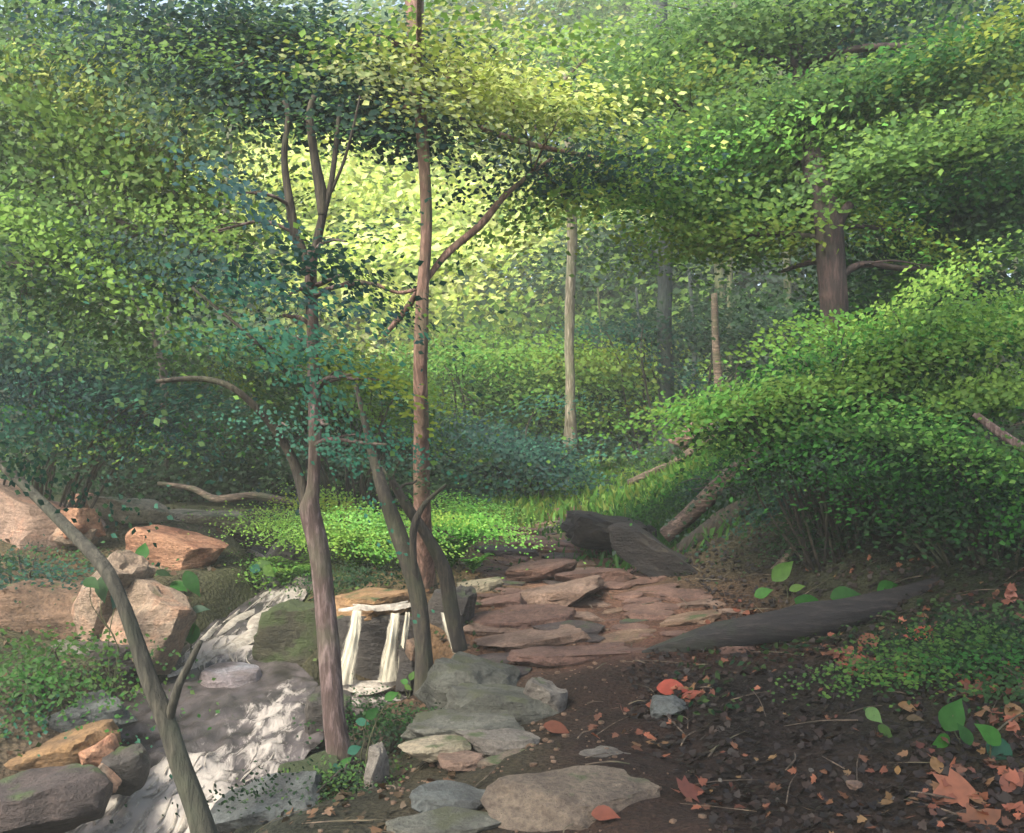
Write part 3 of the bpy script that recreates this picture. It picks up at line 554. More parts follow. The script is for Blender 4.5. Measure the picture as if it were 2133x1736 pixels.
for i, (x, y, ww) in enumerate([(1858,1664,16),(1690,1605,10),(1660,1692,14),(1500,1625,9),(1770,1730,22)]):
    rock(x, y, ww, ww*.6, 4.0, .04, S_GREY, ['small grey pebble right of the palest pebble','tiny pebble above the palest pebble','grey pebble low on the brown earth','tiny pebble right of the biggest flagstone','flat pebble at the bottom edge of the brown earth'][i], 'pebble', 'pebble', 'pebbles on the brown earth')

# ------------------------------------------------------------------ fallen wood
def log(name, label, pts, mat, cat='log', parent=None, seed=1, **kw):
    v, f = tube([P(*q[:3]) for q in pts], [q[3]*q[2]/F for q in pts], 5, 12, kw.get('rough', .24), seed); o = mesh_np(name, v, f, mat, parent, smooth=True)
    if parent is None: tag(o, label, cat)
    return o
log('fallen_log', 'fallen pale log leaning down the right bank to the trail', [(1385,1116,9.3,17),(1450,1058,9.2,19),(1540,982,9.1,19),(1600,935,9.2,15)], B_LOGP)
log('fallen_log', 'thinner mossy log lying beside the pale fallen log', [(1420,1150,9.0,16),(1500,1090,8.9,20),(1560,1050,8.9,14)], B_DARK, seed=3)
log('fallen_log', 'long charcoal log lying across the forest floor at the right', [(1340,1368,6.35,14),(1500,1326,6.3,26),(1680,1296,6.3,33),(1830,1268,6.4,32),(1960,1235,6.6,28)], B_BLACK, seed=5)
log('fallen_branch', 'brown branch crossing the bank above the bright grass', [(1310,1005,12.4,6),(1400,965,12,9),(1500,900,11.6,7)], B_LOG, 'branch', seed=6)
log('fallen_branch', 'pale bare branch poking from the dark bush at the right edge', [(2030,862,6.6,6),(2080,900,6.5,8),(2150,945,6.4,9)], B_MAUVE, 'branch', seed=7)
log('exposed_root', 'pale bent root along the top of the left bank', [(330,1008,11.5,4),(400,1018,11.3,7),(450,1040,11.1,8),(520,1032,11,8),(570,1040,10.8,8),(630,1050,10.5,5)], B_LOG, 'root', seed=8)
log('exposed_root', 'short rusty root on the right bank above the green sprigs', [(1610,1190,7.6,7),(1640,1160,7.6,8),(1655,1135,7.7,5)], B_LOG, 'root', seed=9)

# ------------------------------------------------------------------ foreground trees
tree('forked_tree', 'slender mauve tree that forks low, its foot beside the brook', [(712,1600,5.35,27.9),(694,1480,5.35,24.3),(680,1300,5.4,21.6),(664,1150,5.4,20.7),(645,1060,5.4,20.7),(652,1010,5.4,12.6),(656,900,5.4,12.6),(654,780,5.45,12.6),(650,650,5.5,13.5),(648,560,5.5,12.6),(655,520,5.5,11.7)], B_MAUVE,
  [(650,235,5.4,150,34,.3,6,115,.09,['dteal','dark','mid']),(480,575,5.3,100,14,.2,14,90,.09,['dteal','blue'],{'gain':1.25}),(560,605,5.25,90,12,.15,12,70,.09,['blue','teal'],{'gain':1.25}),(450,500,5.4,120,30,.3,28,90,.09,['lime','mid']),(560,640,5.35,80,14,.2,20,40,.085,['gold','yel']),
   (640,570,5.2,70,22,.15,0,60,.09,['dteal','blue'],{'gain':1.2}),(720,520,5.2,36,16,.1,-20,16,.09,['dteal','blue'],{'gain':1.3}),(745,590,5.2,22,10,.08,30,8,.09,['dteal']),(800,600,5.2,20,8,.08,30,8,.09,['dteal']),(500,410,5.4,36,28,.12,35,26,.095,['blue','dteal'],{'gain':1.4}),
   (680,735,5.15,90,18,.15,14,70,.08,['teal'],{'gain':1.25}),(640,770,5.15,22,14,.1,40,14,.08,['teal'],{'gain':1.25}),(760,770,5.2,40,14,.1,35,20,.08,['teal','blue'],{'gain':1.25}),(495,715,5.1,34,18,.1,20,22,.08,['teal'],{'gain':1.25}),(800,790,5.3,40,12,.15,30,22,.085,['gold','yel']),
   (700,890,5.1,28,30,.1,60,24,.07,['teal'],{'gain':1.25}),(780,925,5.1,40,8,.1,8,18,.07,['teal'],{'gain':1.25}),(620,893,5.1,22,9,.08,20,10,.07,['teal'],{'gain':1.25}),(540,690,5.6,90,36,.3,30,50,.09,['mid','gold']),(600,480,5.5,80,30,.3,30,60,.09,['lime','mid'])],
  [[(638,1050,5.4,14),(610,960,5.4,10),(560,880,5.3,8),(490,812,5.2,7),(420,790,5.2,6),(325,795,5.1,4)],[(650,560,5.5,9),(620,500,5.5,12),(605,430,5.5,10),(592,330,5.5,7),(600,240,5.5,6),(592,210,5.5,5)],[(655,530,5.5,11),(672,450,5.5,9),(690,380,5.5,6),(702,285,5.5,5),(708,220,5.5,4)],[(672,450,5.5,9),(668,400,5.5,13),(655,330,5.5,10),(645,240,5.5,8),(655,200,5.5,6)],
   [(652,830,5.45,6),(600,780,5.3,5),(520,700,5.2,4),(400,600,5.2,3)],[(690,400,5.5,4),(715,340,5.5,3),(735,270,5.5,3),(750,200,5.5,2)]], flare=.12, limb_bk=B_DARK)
tree('straight_tree', 'tall straight pinkish tree with a dark leafy top and added shade canopy overhead, just right of the forked tree', [(894,1262,7.9,21.0),(885,1160,7.7,19.3),(880,1060,7.5,18.5),(878,900,7.2,16.0),(876,760,7.05,15.1),(880,620,7,14.3),(888,480,7,11.8),(884,350,7,11.8),(876,240,7.05,12.6),(868,120,7.15,15.1),(862,0,7.3,20.2),(860,-160,7.5,21.8)], B_PINK,
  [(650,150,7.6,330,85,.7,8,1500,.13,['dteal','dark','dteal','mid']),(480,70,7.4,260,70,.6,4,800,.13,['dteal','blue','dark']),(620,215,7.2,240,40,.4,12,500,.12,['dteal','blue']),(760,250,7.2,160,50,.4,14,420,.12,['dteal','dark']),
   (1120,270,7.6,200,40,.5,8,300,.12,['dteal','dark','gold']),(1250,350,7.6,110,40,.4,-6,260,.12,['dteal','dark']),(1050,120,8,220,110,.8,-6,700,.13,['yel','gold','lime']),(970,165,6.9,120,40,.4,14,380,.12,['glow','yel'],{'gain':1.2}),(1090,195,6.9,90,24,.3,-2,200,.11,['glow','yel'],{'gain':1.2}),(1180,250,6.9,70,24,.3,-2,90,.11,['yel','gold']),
   (830,210,7.2,60,50,.3,20,90,.12,['sage','pale']),(500,160,7.0,150,30,.3,14,150,.11,['sage','lime']),(780,105,6.9,90,26,.3,-20,160,.12,['yel','lime'],{'gain':1.2}),(830,215,6.8,50,40,.2,20,100,.12,['sage','pale']),(1200,80,8,250,90,.8,0,260,.13,['mid','gold','lime']),(1040,330,7.8,110,60,.4,20,260,.12,['gold','yel']),(1150,420,7.6,120,50,.4,-25,260,.12,['gold','yel','lime']),(-215,-3488,1.6,3330,300,2.3,0,4600,.16,['mid','dark']),(1500,-1500,3.2,900,160,1.5,0,1200,.16,['mid','dark'])],  # last two masses are unseen canopy added to shade the right foreground
  [[(884,590,7,6),(930,530,7.1,8),(1000,470,7.2,8),(1060,400,7.3,6),(1150,330,7.5,4)],[(876,600,7,4),(830,610,7,4),(780,590,7,3)],[(885,190,7.1,8),(960,250,8,7),(1100,300,7.8,6),(1250,330,7.6,4)],[(864,90,7.2,9),(760,130,7.8,8),(600,150,7.5,7),(430,110,7.4,5)],[(878,590,7,5),(850,640,7.1,7),(800,700,7.2,4)]], flare=.3)
tree('slim_dark_tree', 'slim dark tree leaning left, in front of the waterfall', [(886,1455,6.35,20.6),(882,1350,6.35,17.2),(872,1250,6.35,17.2),(850,1170,6.35,17.2),(825,1100,6.4,17.2),(800,1030,6.4,13.8),(780,960,6.5,10.3),(760,880,6.5,6.9),(740,800,6.5,4.3)], B_DARK,
  [(760,950,6.6,70,30,.3,10,50,.08,['dteal','deep','dark']),(850,1010,6.6,60,16,.2,20,20,.08,['dark','deep'])],
  [[(960,1355,6.7,16),(940,1270,6.7,16),(925,1190,6.7,15),(890,1120,6.65,12),(850,1060,6.6,11),(815,1000,6.6,7)],[(872,1250,6.35,9),(862,1170,6.3,7),(862,1100,6.3,8),(885,1050,6.3,5),(930,1010,6.3,3)]], flare=.35)
tree('leaning_sapling', 'bare grey sapling slanting across the bottom left over the brook', [(440,1790,4.25,28),(412,1690,4.25,24),(375,1590,4.25,22),(345,1500,4.25,21),(312,1420,4.25,18),(285,1340,4.25,15),(252,1250,4.25,13),(215,1180,4.3,14),(150,1110,4.4,12),(80,1040,4.5,10),(0,965,4.6,10),(-90,900,4.7,8)], B_GREY,
  [(40,975,4.5,80,24,.2,20,70,.08,['dteal','dark'])],
  [[(350,1505,4.25,11),(372,1430,4.2,9),(396,1380,4.2,8),(418,1335,4.2,6)]], auto=False, flare=.2, rough=.14, crown='leaves')
# canopy trees
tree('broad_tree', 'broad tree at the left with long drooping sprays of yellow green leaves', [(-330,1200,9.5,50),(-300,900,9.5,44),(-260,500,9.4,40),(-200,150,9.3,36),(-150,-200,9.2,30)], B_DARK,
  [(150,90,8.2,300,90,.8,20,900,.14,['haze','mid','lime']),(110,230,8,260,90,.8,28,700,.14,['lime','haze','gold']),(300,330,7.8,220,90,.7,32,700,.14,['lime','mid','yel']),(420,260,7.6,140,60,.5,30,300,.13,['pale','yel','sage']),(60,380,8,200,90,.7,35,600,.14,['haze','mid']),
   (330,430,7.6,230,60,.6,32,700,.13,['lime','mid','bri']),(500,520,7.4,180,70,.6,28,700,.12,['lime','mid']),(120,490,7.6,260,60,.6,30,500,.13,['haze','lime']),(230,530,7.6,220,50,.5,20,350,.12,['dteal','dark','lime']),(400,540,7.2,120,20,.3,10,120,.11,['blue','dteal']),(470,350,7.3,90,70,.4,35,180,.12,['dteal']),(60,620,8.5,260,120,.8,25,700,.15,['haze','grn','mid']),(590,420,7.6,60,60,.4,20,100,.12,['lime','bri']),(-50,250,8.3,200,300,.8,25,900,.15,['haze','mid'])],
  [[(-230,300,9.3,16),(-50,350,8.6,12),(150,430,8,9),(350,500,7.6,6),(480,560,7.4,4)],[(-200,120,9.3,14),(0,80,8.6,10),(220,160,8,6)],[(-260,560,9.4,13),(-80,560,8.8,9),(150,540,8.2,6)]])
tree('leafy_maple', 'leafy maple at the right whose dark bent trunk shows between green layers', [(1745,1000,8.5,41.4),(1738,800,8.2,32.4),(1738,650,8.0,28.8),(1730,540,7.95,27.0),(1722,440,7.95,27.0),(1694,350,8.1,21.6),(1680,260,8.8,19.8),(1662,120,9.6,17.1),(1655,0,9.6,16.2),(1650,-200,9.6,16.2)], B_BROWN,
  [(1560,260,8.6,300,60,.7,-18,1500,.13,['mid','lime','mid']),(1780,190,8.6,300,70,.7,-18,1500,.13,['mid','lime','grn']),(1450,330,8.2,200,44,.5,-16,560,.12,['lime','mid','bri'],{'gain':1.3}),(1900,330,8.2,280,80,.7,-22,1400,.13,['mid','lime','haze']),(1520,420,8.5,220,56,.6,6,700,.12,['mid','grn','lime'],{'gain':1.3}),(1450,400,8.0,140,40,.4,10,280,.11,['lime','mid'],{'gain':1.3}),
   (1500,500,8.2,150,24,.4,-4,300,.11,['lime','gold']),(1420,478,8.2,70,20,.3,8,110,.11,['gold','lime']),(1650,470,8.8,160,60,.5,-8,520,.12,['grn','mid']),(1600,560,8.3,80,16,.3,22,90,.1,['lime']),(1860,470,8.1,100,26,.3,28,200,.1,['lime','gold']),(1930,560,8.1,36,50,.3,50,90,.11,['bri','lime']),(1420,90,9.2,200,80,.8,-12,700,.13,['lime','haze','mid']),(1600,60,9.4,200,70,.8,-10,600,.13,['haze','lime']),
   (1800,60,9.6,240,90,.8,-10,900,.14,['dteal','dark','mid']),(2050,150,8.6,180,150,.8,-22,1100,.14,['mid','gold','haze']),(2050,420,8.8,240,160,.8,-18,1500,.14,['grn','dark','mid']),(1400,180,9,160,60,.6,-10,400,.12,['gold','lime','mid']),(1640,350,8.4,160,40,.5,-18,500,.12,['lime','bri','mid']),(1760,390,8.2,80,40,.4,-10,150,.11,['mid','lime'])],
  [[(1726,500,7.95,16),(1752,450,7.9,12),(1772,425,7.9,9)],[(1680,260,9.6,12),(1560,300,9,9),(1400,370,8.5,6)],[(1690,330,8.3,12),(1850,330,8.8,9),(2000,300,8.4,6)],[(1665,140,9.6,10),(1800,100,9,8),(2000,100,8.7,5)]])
tree('pale_slim_tree', 'thin pale trunk standing in front of the green gloom right of centre', [(1190,935,14,14),(1188,820,14,10),(1186,700,14,10),(1188,600,14,10),(1192,500,14,11),(1190,420,14,11),(1186,300,14,11),(1180,150,14,10)], B_PALE,
  [(1110,470,13.5,90,50,.6,-20,120,.2,['yel','lime']),(1170,420,13.2,110,36,.5,5,100,.18,['lime','yel']),(1240,280,13.5,160,60,.6,0,140,.2,['mid','dteal'])], flare=.3)
tree('blue_grey_tree', 'blue grey trunk in the hazy dark wood at the right of centre', [(1392,975,15,22),(1388,820,15,17),(1384,650,15,16),(1386,500,15,14),(1384,300,15,13),(1378,150,15,14),(1374,0,15,15),(1372,-200,15,15)], B_BLUE,
  [(1400,120,14.5,170,150,1,0,700,.2,['haze','lime','mid']),(1330,520,15.5,110,60,.8,0,240,.2,['dark','mist'])], flare=.3)
tree('thin_tan_tree', 'thin tan stem, broken off short, behind the bright bush on the right bank', [(1502,850,13.5,10),(1496,790,13.5,9),(1490,700,13.5,8),(1488,612,13.5,6)], B_LOG, flare=.2)
tree('shadowed_tree', 'faint dark sapling in the green gloom at the left', [(345,1010,12,9),(342,800,12,8),(320,700,12,7),(272,610,12,6),(240,560,12,5)], B_DARK, [(240,520,12,120,60,.6,10,260,.15,['haze','mid'])], flare=.2)
tree('dark_teal_tree', 'dark blue green tree in the top right corner behind the maple', [(1975,1000,13,24),(1972,500,13,20),(1970,150,13,20),(1975,-100,13,20)], B_BLUE, [(1960,140,12.6,200,200,1,-10,1100,.2,['dteal','dark']),(2080,420,12,200,260,1,-10,1600,.2,['dark','grn']),(1900,600,12,160,120,1,0,900,.18,['dark','deep'])], flare=.2)
for i, (x, y0, y1, Y, r) in enumerate([(965,935,770,17,6),(1250,960,600,17,5),(1360,960,850,14.5,4),(1330,950,600,18,6),(1440,900,560,18,8),(940,940,800,18,4)]):
    tree('distant_sapling', ['first thin light sapling right of the straight tree in the glowing clearing','thin green sapling right of the thin pale trunk','light green sprout trunk beside the foot of the blue grey trunk','slender dark sapling just left of the blue grey trunk','dusky trunk between the blue grey trunk and the thin tan stem','faintest sapling close behind the straight tree'][i],
      [(x, y0+25, Y, r*.8), (x+7, (y0+y1)/2, Y, r*.6), (x-5, y1, Y, r*.4)], B_OLIVE if i < 3 or i == 5 else B_BLUE, group='thin saplings in the clearing', flare=.1, sides=7)

# ------------------------------------------------------------------ shrubs and bushes
def bush(name, label, base, blobs, cat='shrub', group=None, part='foliage', stem=B_DARK):
    b = P(*base); z = zg1(b.x, b.y); root = empty(name, (b.x, b.y, z), label, cat, group); ob, cl = foliage(part, blobs, root); parts = []
    for i, cc in enumerate(cl):
        for k in np.linspace(0, len(cc)-1, min(6, len(cc))).astype(int):
            t = Vector(cc[k].tolist()); gz = Vector((b.x+(t.x-b.x)*.35, b.y+(t.y-b.y)*.35, 0)); gz.z = zg1(gz.x, gz.y)-.05
            r = .012*max(1, b.y/8); parts.append(tube(curved(gz, t, .08, i*7+int(k)), [r, r*.8, r*.6, r*.3], 3, 5, .1, i))
    v, f = join(parts); mesh_np('stems', v, f, stem, root, smooth=True); return root
bush('bank_bush', 'large bright green bush on the right bank below the bent trunk', (1800,1010,7.6), [(1760,760,7.4,240,60,.5,-16,1300,.10,['mid','lime','grn']),(1560,815,7.2,140,40,.4,-12,450,.095,['lime','bri']),(1640,700,7.3,60,24,.2,-20,100,.09,['lime','bri']),(1720,700,7.2,90,30,.3,-8,200,.09,['bri','lime']),(1850,650,7.2,110,60,.4,-40,380,.1,['lime','mid']),(1780,860,7.3,260,60,.5,-10,1300,.1,['grn','mid','dark']),(2020,700,7.2,200,90,.5,-14,1200,.1,['mid','lime','grn']),(2050,820,7,170,50,.4,-8,700,.1,['mid','lime']),(1480,850,7.2,60,24,.2,-6,120,.09,['lime','bri']),(1640,930,7.5,160,50,.4,-20,600,.09,['dark','mist','grn'])])
bush('dark_bush', 'dark green bush filling the right edge above the forest floor', (2080,1120,6.6), [(2030,980,6.5,220,80,.4,10,1100,.09,['grn','dark','mid']),(2000,930,6.3,120,40,.3,30,260,.085,['grn','bri']),(1850,1010,6.9,120,70,.4,10,500,.085,['dark','mist','grn']),(2100,1080,6.2,150,90,.4,0,600,.085,['dark','deep','grn'])])
bush('ivy_patch', 'tangled blue green undergrowth on the right bank behind the fallen log', (1650,1010,8.6), [(1640,1000,8.6,160,60,.5,-30,700,.08,['dark','mist','dteal']),(1460,1010,9.9,120,36,.5,-30,420,.08,['grn','dteal','dark']),(1760,1080,7.6,160,60,.4,-10,500,.07,['deep','dark'])], cat='undergrowth')
bush('teal_shrub', 'big blue green shrub overhanging the rocks at the left edge', (60,1040,9.4), [(90,790,8.8,190,80,.6,18,900,.13,['teal','dteal','blue'],{'gain':1.25}),(120,720,8.6,60,50,.3,60,160,.12,['teal'],{'gain':1.25}),(340,830,8.4,100,30,.3,10,260,.12,['teal'],{'gain':1.25}),(200,890,8.7,180,44,.5,6,420,.12,['teal','grn'],{'gain':1.4}),(60,930,8.8,150,40,.5,0,300,.12,['dteal','mist','teal']),(235,930,8.4,60,20,.2,0,90,.12,['lime','mid'])])
bush('lime_shrub', 'yellow green shrub filling the gap between the forked tree and the straight tree', (760,1010,9.6), [(760,770,9.3,110,60,.4,20,420,.1,['lime','gold'],{'gain':1.15}),(800,850,9.2,70,50,.4,30,240,.1,['lime','mid']),(570,790,9.6,110,60,.4,30,300,.1,['mid','dark','gold']),(640,850,9.8,120,60,.4,0,300,.1,['dark','mid'])])
bush('dark_hedge', 'deep green thicket behind the left rocks and the forked tree', (450,1030,12.5), [(350,950,12.4,260,80,.7,0,1300,.15,['deep','dark']),(620,940,12.4,260,110,.7,0,1500,.15,['deep','dark']),(850,960,13,180,110,.7,0,900,.16,['deep','dark','dteal']),(500,780,13,330,110,.8,10,1300,.17,['dark','deep','mid']),(100,700,12.5,260,120,.8,10,900,.17,['mid','grn','dark']),(960,960,14,120,90,.7,0,700,.16,['deep','dteal'])], cat='thicket')
bush('teal_sapling', 'low bright teal shrub in shade at the centre of the clearing', (1080,970,13.5), [(1060,940,13.2,110,45,.6,14,420,.15,['teal','dteal']),(1110,860,13.4,50,20,.3,-10,60,.14,['teal']),(1000,930,13,70,40,.4,0,180,.14,['teal','dteal']),(1160,925,13.4,50,24,.3,0,90,.13,['dteal','teal'])])
bush('sunny_shrub', 'sunlit yellow green shrub between the straight tree and the thin pale trunk', (1020,970,16), [(1050,770,15.5,170,80,.8,8,1100,.17,['lime','bri','mid']),(920,760,15,60,50,.4,0,180,.16,['lime','bri']),(1230,740,15,100,80,.6,0,500,.17,['gold','lime']),(1130,850,15.5,120,60,.6,0,500,.16,['mid','dark']),(1240,850,15.3,70,90,.5,0,300,.16,['gold','lime','mid'])])
bush('shade_shrub', 'dusky blue green shrub beside the blue grey trunk', (1400,960,15), [(1300,690,15,80,30,.5,4,160,.15,['dteal','teal']),(1440,770,14.5,60,50,.4,30,120,.14,['teal','dteal']),(1330,880,15.5,140,80,.6,0,600,.16,['deep','dark','mist']),(1560,700,15,170,120,.9,0,900,.17,['mist','dark']),(1430,930,14,120,50,.5,-10,360,.14,['dark','mist'])])
# ferns
def fern(label, px, py, Y, n, L, pal, group='bright ferns by the trail', w=.42):
    b = P(px, py, Y); root = empty('fern', (b.x, b.y, zg1(b.x, b.y)), label, 'fern', group); r = np.random.default_rng(int(px)); 
    for i in range(n):
        an = r.uniform(0, 2*PI); ln = L*r.uniform(.7, 1.15); V = []; c = []; pos = []; ax = []; sz = []; nr = []
        for k in range(1, 15):
            t = k/14; hx = math.cos(an)*ln*t; hy = math.sin(an)*ln*t; z = ln*(1.5*t-.95*t*t)
            for sgn in (-1, 1):
                q = ln*.34*(1-t*.85)*min(1, t*4); sd = np.array([-math.sin(an)*sgn, math.cos(an)*sgn, .05])
                base = np.array([hx*w*1.6, hy*w*1.6, z]); pos.append(base+sd*q*.5); ax.append(sd+np.array([hx, hy, 0])*.3/ln); sz.append(q); nr.append(np.array([-hx*.3, -hy*.3, 1])+r.normal(size=3)*.12)
        nn = len(pos); pc = PALL[pal[i % len(pal)]][i % 3]; cc = pc*1.5*r.uniform(.85, 1.2, (nn, 1))
        v, f, col = leaves(np.array(pos)+np.array(root.location), np.array(sz), np.array(ax), np.array(nr), cc)
        rp = [Vector(root.location)+Vector((math.cos(an)*ln*t*w*1.6, math.sin(an)*ln*t*w*1.6, ln*(1.5*t-.95*t*t))) for t in (0, .25, .5, .75, 1)]
        v2, f2 = tube(rp, [.005, .004, .003, .003, .002], 3, 5, .05); f2 = f2+len(v)
        mesh_np('frond', np.concatenate([v, v2]), np.concatenate([f, f2]), M_LEAF, root, colors=np.concatenate([col, np.repeat(pc[None], len(v2), 0)]))
    foliage('leafage', [(px, py-70, Y, 44+n_*1.5, 40, .26, 8, n_*22, .06, list(pal), {'up': .9, 'gain': 1.7})], root)
    return root
for i, (px, py, Y, n_, L, pal) in enumerate([(610,1165,8.8,26,.5,('fern','lime')),(740,1180,8.5,26,.5,('fern','lime')),(790,1175,8.3,16,.36,('fern','bri')),(940,1140,8.9,24,.46,('fern','bri')),(985,1165,8.8,12,.26,('bri','bri')),(680,1120,9.5,14,.36,('lime','gold'))]):
    fern(['bright fern left of the forked tree trunk','largest bright fern, between the forked tree and the slim dark tree','fern with pale mint fronds over the dark hollow above the waterfall','vivid green fern right of the straight tree','small vivid fern at the edge of the pink trail','yellowish fern behind the forked tree trunk'][i], px, py, Y, n_, L, pal)
rock(760,1085,110,50,9.6,.35,S_ORNG,'rusty orange rock showing among the bright ferns','boulder','boulder',roll=34)

# paving of the trail: broken slabs fitted between the larger ones
trail = empty('trail', P(1120,1240,7.9), None, None); trail['kind'] = 'structure'; r_ = random.Random(11); spots = []
for i in range(2400):
    y = r_.uniform(6.3, 14.5); hw = np.interp(y, [6.2, 7, 8, 10, 12, 14.5], [1.0, .95, .8, .62, .55, .5]); cx = np.interp(y, [6.2, 7, 8, 10, 12, 14.5], [.75, .70, .55, .42, .50, .72]); x = cx+r_.uniform(-hw, hw); s_ = r_.uniform(.16, .42)*(.8+y/30)
    if all(abs(x-a)/(s_+c) > .46 or abs(y-b_)/(s_+c) > .30 for a, b_, c in spots): spots.append((x, y, s_))
    if len(spots) >= 120: break
shp = [rock_shape((1, .62, .30), seed=30+i, sub=3, cuts=8, flat=.34) for i in range(6)]; mts = [S_PATH, S_PATHL, S_PATH, S_BRWN, S_PATH, S_PURP]
for i, (x, y, s_) in enumerate(spots):
    v, f = shp[i % 6]; k = s_*1.35; a_ = r_.uniform(-.35, .35); V = v*np.array([k, k*.95, k*.5]); V = V@np.array([[math.cos(a_), math.sin(a_), 0], [-math.sin(a_), math.cos(a_), 0], [0, 0, 1]]); e = .1
    sl = (zg1(x, y+e)-zg1(x, y-e))/(2*e); sx_ = (zg1(x+e, y)-zg1(x-e, y))/(2*e); V[:, 2] += V[:, 1]*sl*.6+V[:, 0]*sx_*.8
    o = mesh_np('slab', V+np.array([x, y, zg1(x, y)+.01]), f, mts[(i*7) % 6], trail, smooth=True)
    try: o.data.set_sharp_from_angle(angle=math.radians(30))
    except Exception: pass
# broad leaved small plants; every leaf is a part
def plant(label, px, py, Y, specs, pal, cat='plant', name='seedling', group=None, face=.9):
    b = P(px, py, Y); z = zg1(b.x, b.y); root = empty(name, (b.x, b.y, min(z, b.z)), label, cat, group)
    for i, (lx, ly, ln_px, deg) in enumerate(specs):
        s = Y/F; c = np.array(P(lx, ly, Y-.04*(i % 3))[:]); t = math.radians(deg); ax = np.array([[math.cos(t), -.25, math.sin(t)]])
        nr = np.array([[random.uniform(-.5,.5), -face, random.uniform(.2,1.1)]]); q = PALL[pal[i % len(pal)]]
        v, f, col = leaves(c[None], np.array([ln_px*s*.66]), ax, nr, q[i % len(q)][None]*random.uniform(.9, 1.1), 3); mesh_np('leaf', v, f, M_LEAF, root, colors=col)
        v, f = tube(curved(root.location, Vector(c.tolist()), .05, i), [.004, .004, .003, .002], 3, 5, .05); mesh_np('stem', v, f, B_OLIVE, root, smooth=True)
    return root
plant('sprig with long light green leaves on the dark bank at the right', 1640,1270,7.2, [(1630,1190,90,50),(1590,1235,60,30),(1660,1225,50,20)], ('mid','grn'))
plant('broad deep green leaves low beside the charcoal log', 1700,1320,6.7, [(1690,1262,110,-20),(1640,1290,80,160),(1760,1240,90,15),(1850,1225,80,30),(1720,1300,80,190)], ('grn','teal','grn'))
plant('green seedling with jagged leaves at the lower right', 2000,1600,4.4, [(1985,1490,110,70),(1960,1545,80,200),(2010,1530,70,100)], ('grn',))
plant('dark teal leafed seedling near the bottom right corner', 2090,1660,4.2, [(2085,1570,120,-65),(2060,1530,90,120),(2100,1630,80,-50),(2150,1560,100,60)], ('teal','grn'))
plant('small pale green leaf sprig low on the forest floor at the right', 1940,1600,4.5, [(1945,1565,90,5),(1905,1580,60,170)], ('mid','haze'))
plant('trailing grey green sprig curving over the dark earth', 1880,1560,4.6, [(1820,1490,60,-45),(1845,1525,60,-50),(1880,1548,60,-15)], ('haze','mid'))
plant('tiny bright green leaf alone on the dark earth', 1835,1610,4.5, [(1824,1592,44,120)], ('bri',))
plant('seedling with upright emerald leaves by the orange boulder', 300,1230,7.8, [(297,1150,70,88),(340,1195,50,10),(400,1215,90,-55),(372,1222,60,-20)], ('grn','dark','grn'))
plant('pale green clump beside the rapids under the orange boulder', 540,1195,8.6, [(545,1178,60,30),(530,1185,50,150),(560,1190,50,-40)], ('mid','teal'))
plant('teal leaves hanging before the pale tan rock at the left', 230,1300,6.3, [(215,1225,90,-75),(245,1245,70,-110),(190,1215,60,-30)], ('dark','dteal'))
plant('dusky green leaves between the pointed tan rock and the rapids', 400,1330,6.9, [(398,1315,80,85),(415,1270,60,20)], ('grn','mist'))
plant('bright green leaves at the foot of the slim dark tree', 850,1440,6.2, [(858,1408,30,80),(842,1420,28,150),(850,1432,28,-30)], ('mid','grn'))
plant('emerald sprig at the foot of the forked tree', 760,1600,5.1, [(720,1590,50,70),(738,1562,46,40),(775,1486,50,40),(755,1505,44,10),(815,1450,46,40),(702,1603,40,-60)], ('grn','teal'))
bush('leafy_clump', 'soft green leaf clump under the broad brown rock at the left edge', (90,1450,5.9), [(70,1390,5.8,110,50,.25,0,240,.075,['mid','grn','haze']),(130,1430,5.7,90,30,.2,0,130,.07,['mid','grn']),(50,1495,5.5,80,40,.2,0,200,.07,['grn','teal'])], 'plant')
bush('leafy_clump', 'blue green leaf clump on the rocks below the large pink slab', (70,1245,7.2), [(70,1175,7.0,60,40,.25,0,120,.085,['dteal','grn']),(110,1215,6.9,100,22,.25,0,120,.08,['teal','grn','mist']),(30,1140,7.2,60,40,.2,0,90,.08,['dteal','deep'])], 'plant')
bush('leafy_clump', 'green clump on the bank right of the orange boulder', (500,1215,8.7), [(500,1190,8.7,80,26,.25,0,300,.07,['mid','bri','lime'])], 'plant')
bush('leafy_clump', 'dark leaf clump above the orange boulder behind the slanting sapling', (200,1180,8.4), [(225,1165,8.4,70,16,.2,0,100,.06,['deep','dark','dteal'])], 'plant')
bush('leafy_clump', 'dark foliage in the hollow above the ochre ledge', (800,1215,8.0), [(790,1200,8.0,100,24,.25,0,360,.06,['deep','dark'])], 'plant')
bush('leafy_clump', 'mixed low foliage between the forked tree and the grey green slab', (800,1520,5.6), [(800,1500,5.6,70,50,.2,0,240,.05,['deep','dark','grn']),(720,1640,4.8,120,40,.2,0,300,.05,['deep','mid','dark'])], 'plant')
bush('leafy_clump', 'low green plants at the right edge of the forest floor', (2060,1330,5.4), [(2040,1300,5.4,140,60,.3,0,500,.06,['dark','mid','deep']),(1900,1390,5.1,120,50,.3,0,300,.055,['dark','mid']),(2100,1420,4.8,90,60,.25,0,260,.055,['dark','grn'])], 'plant')

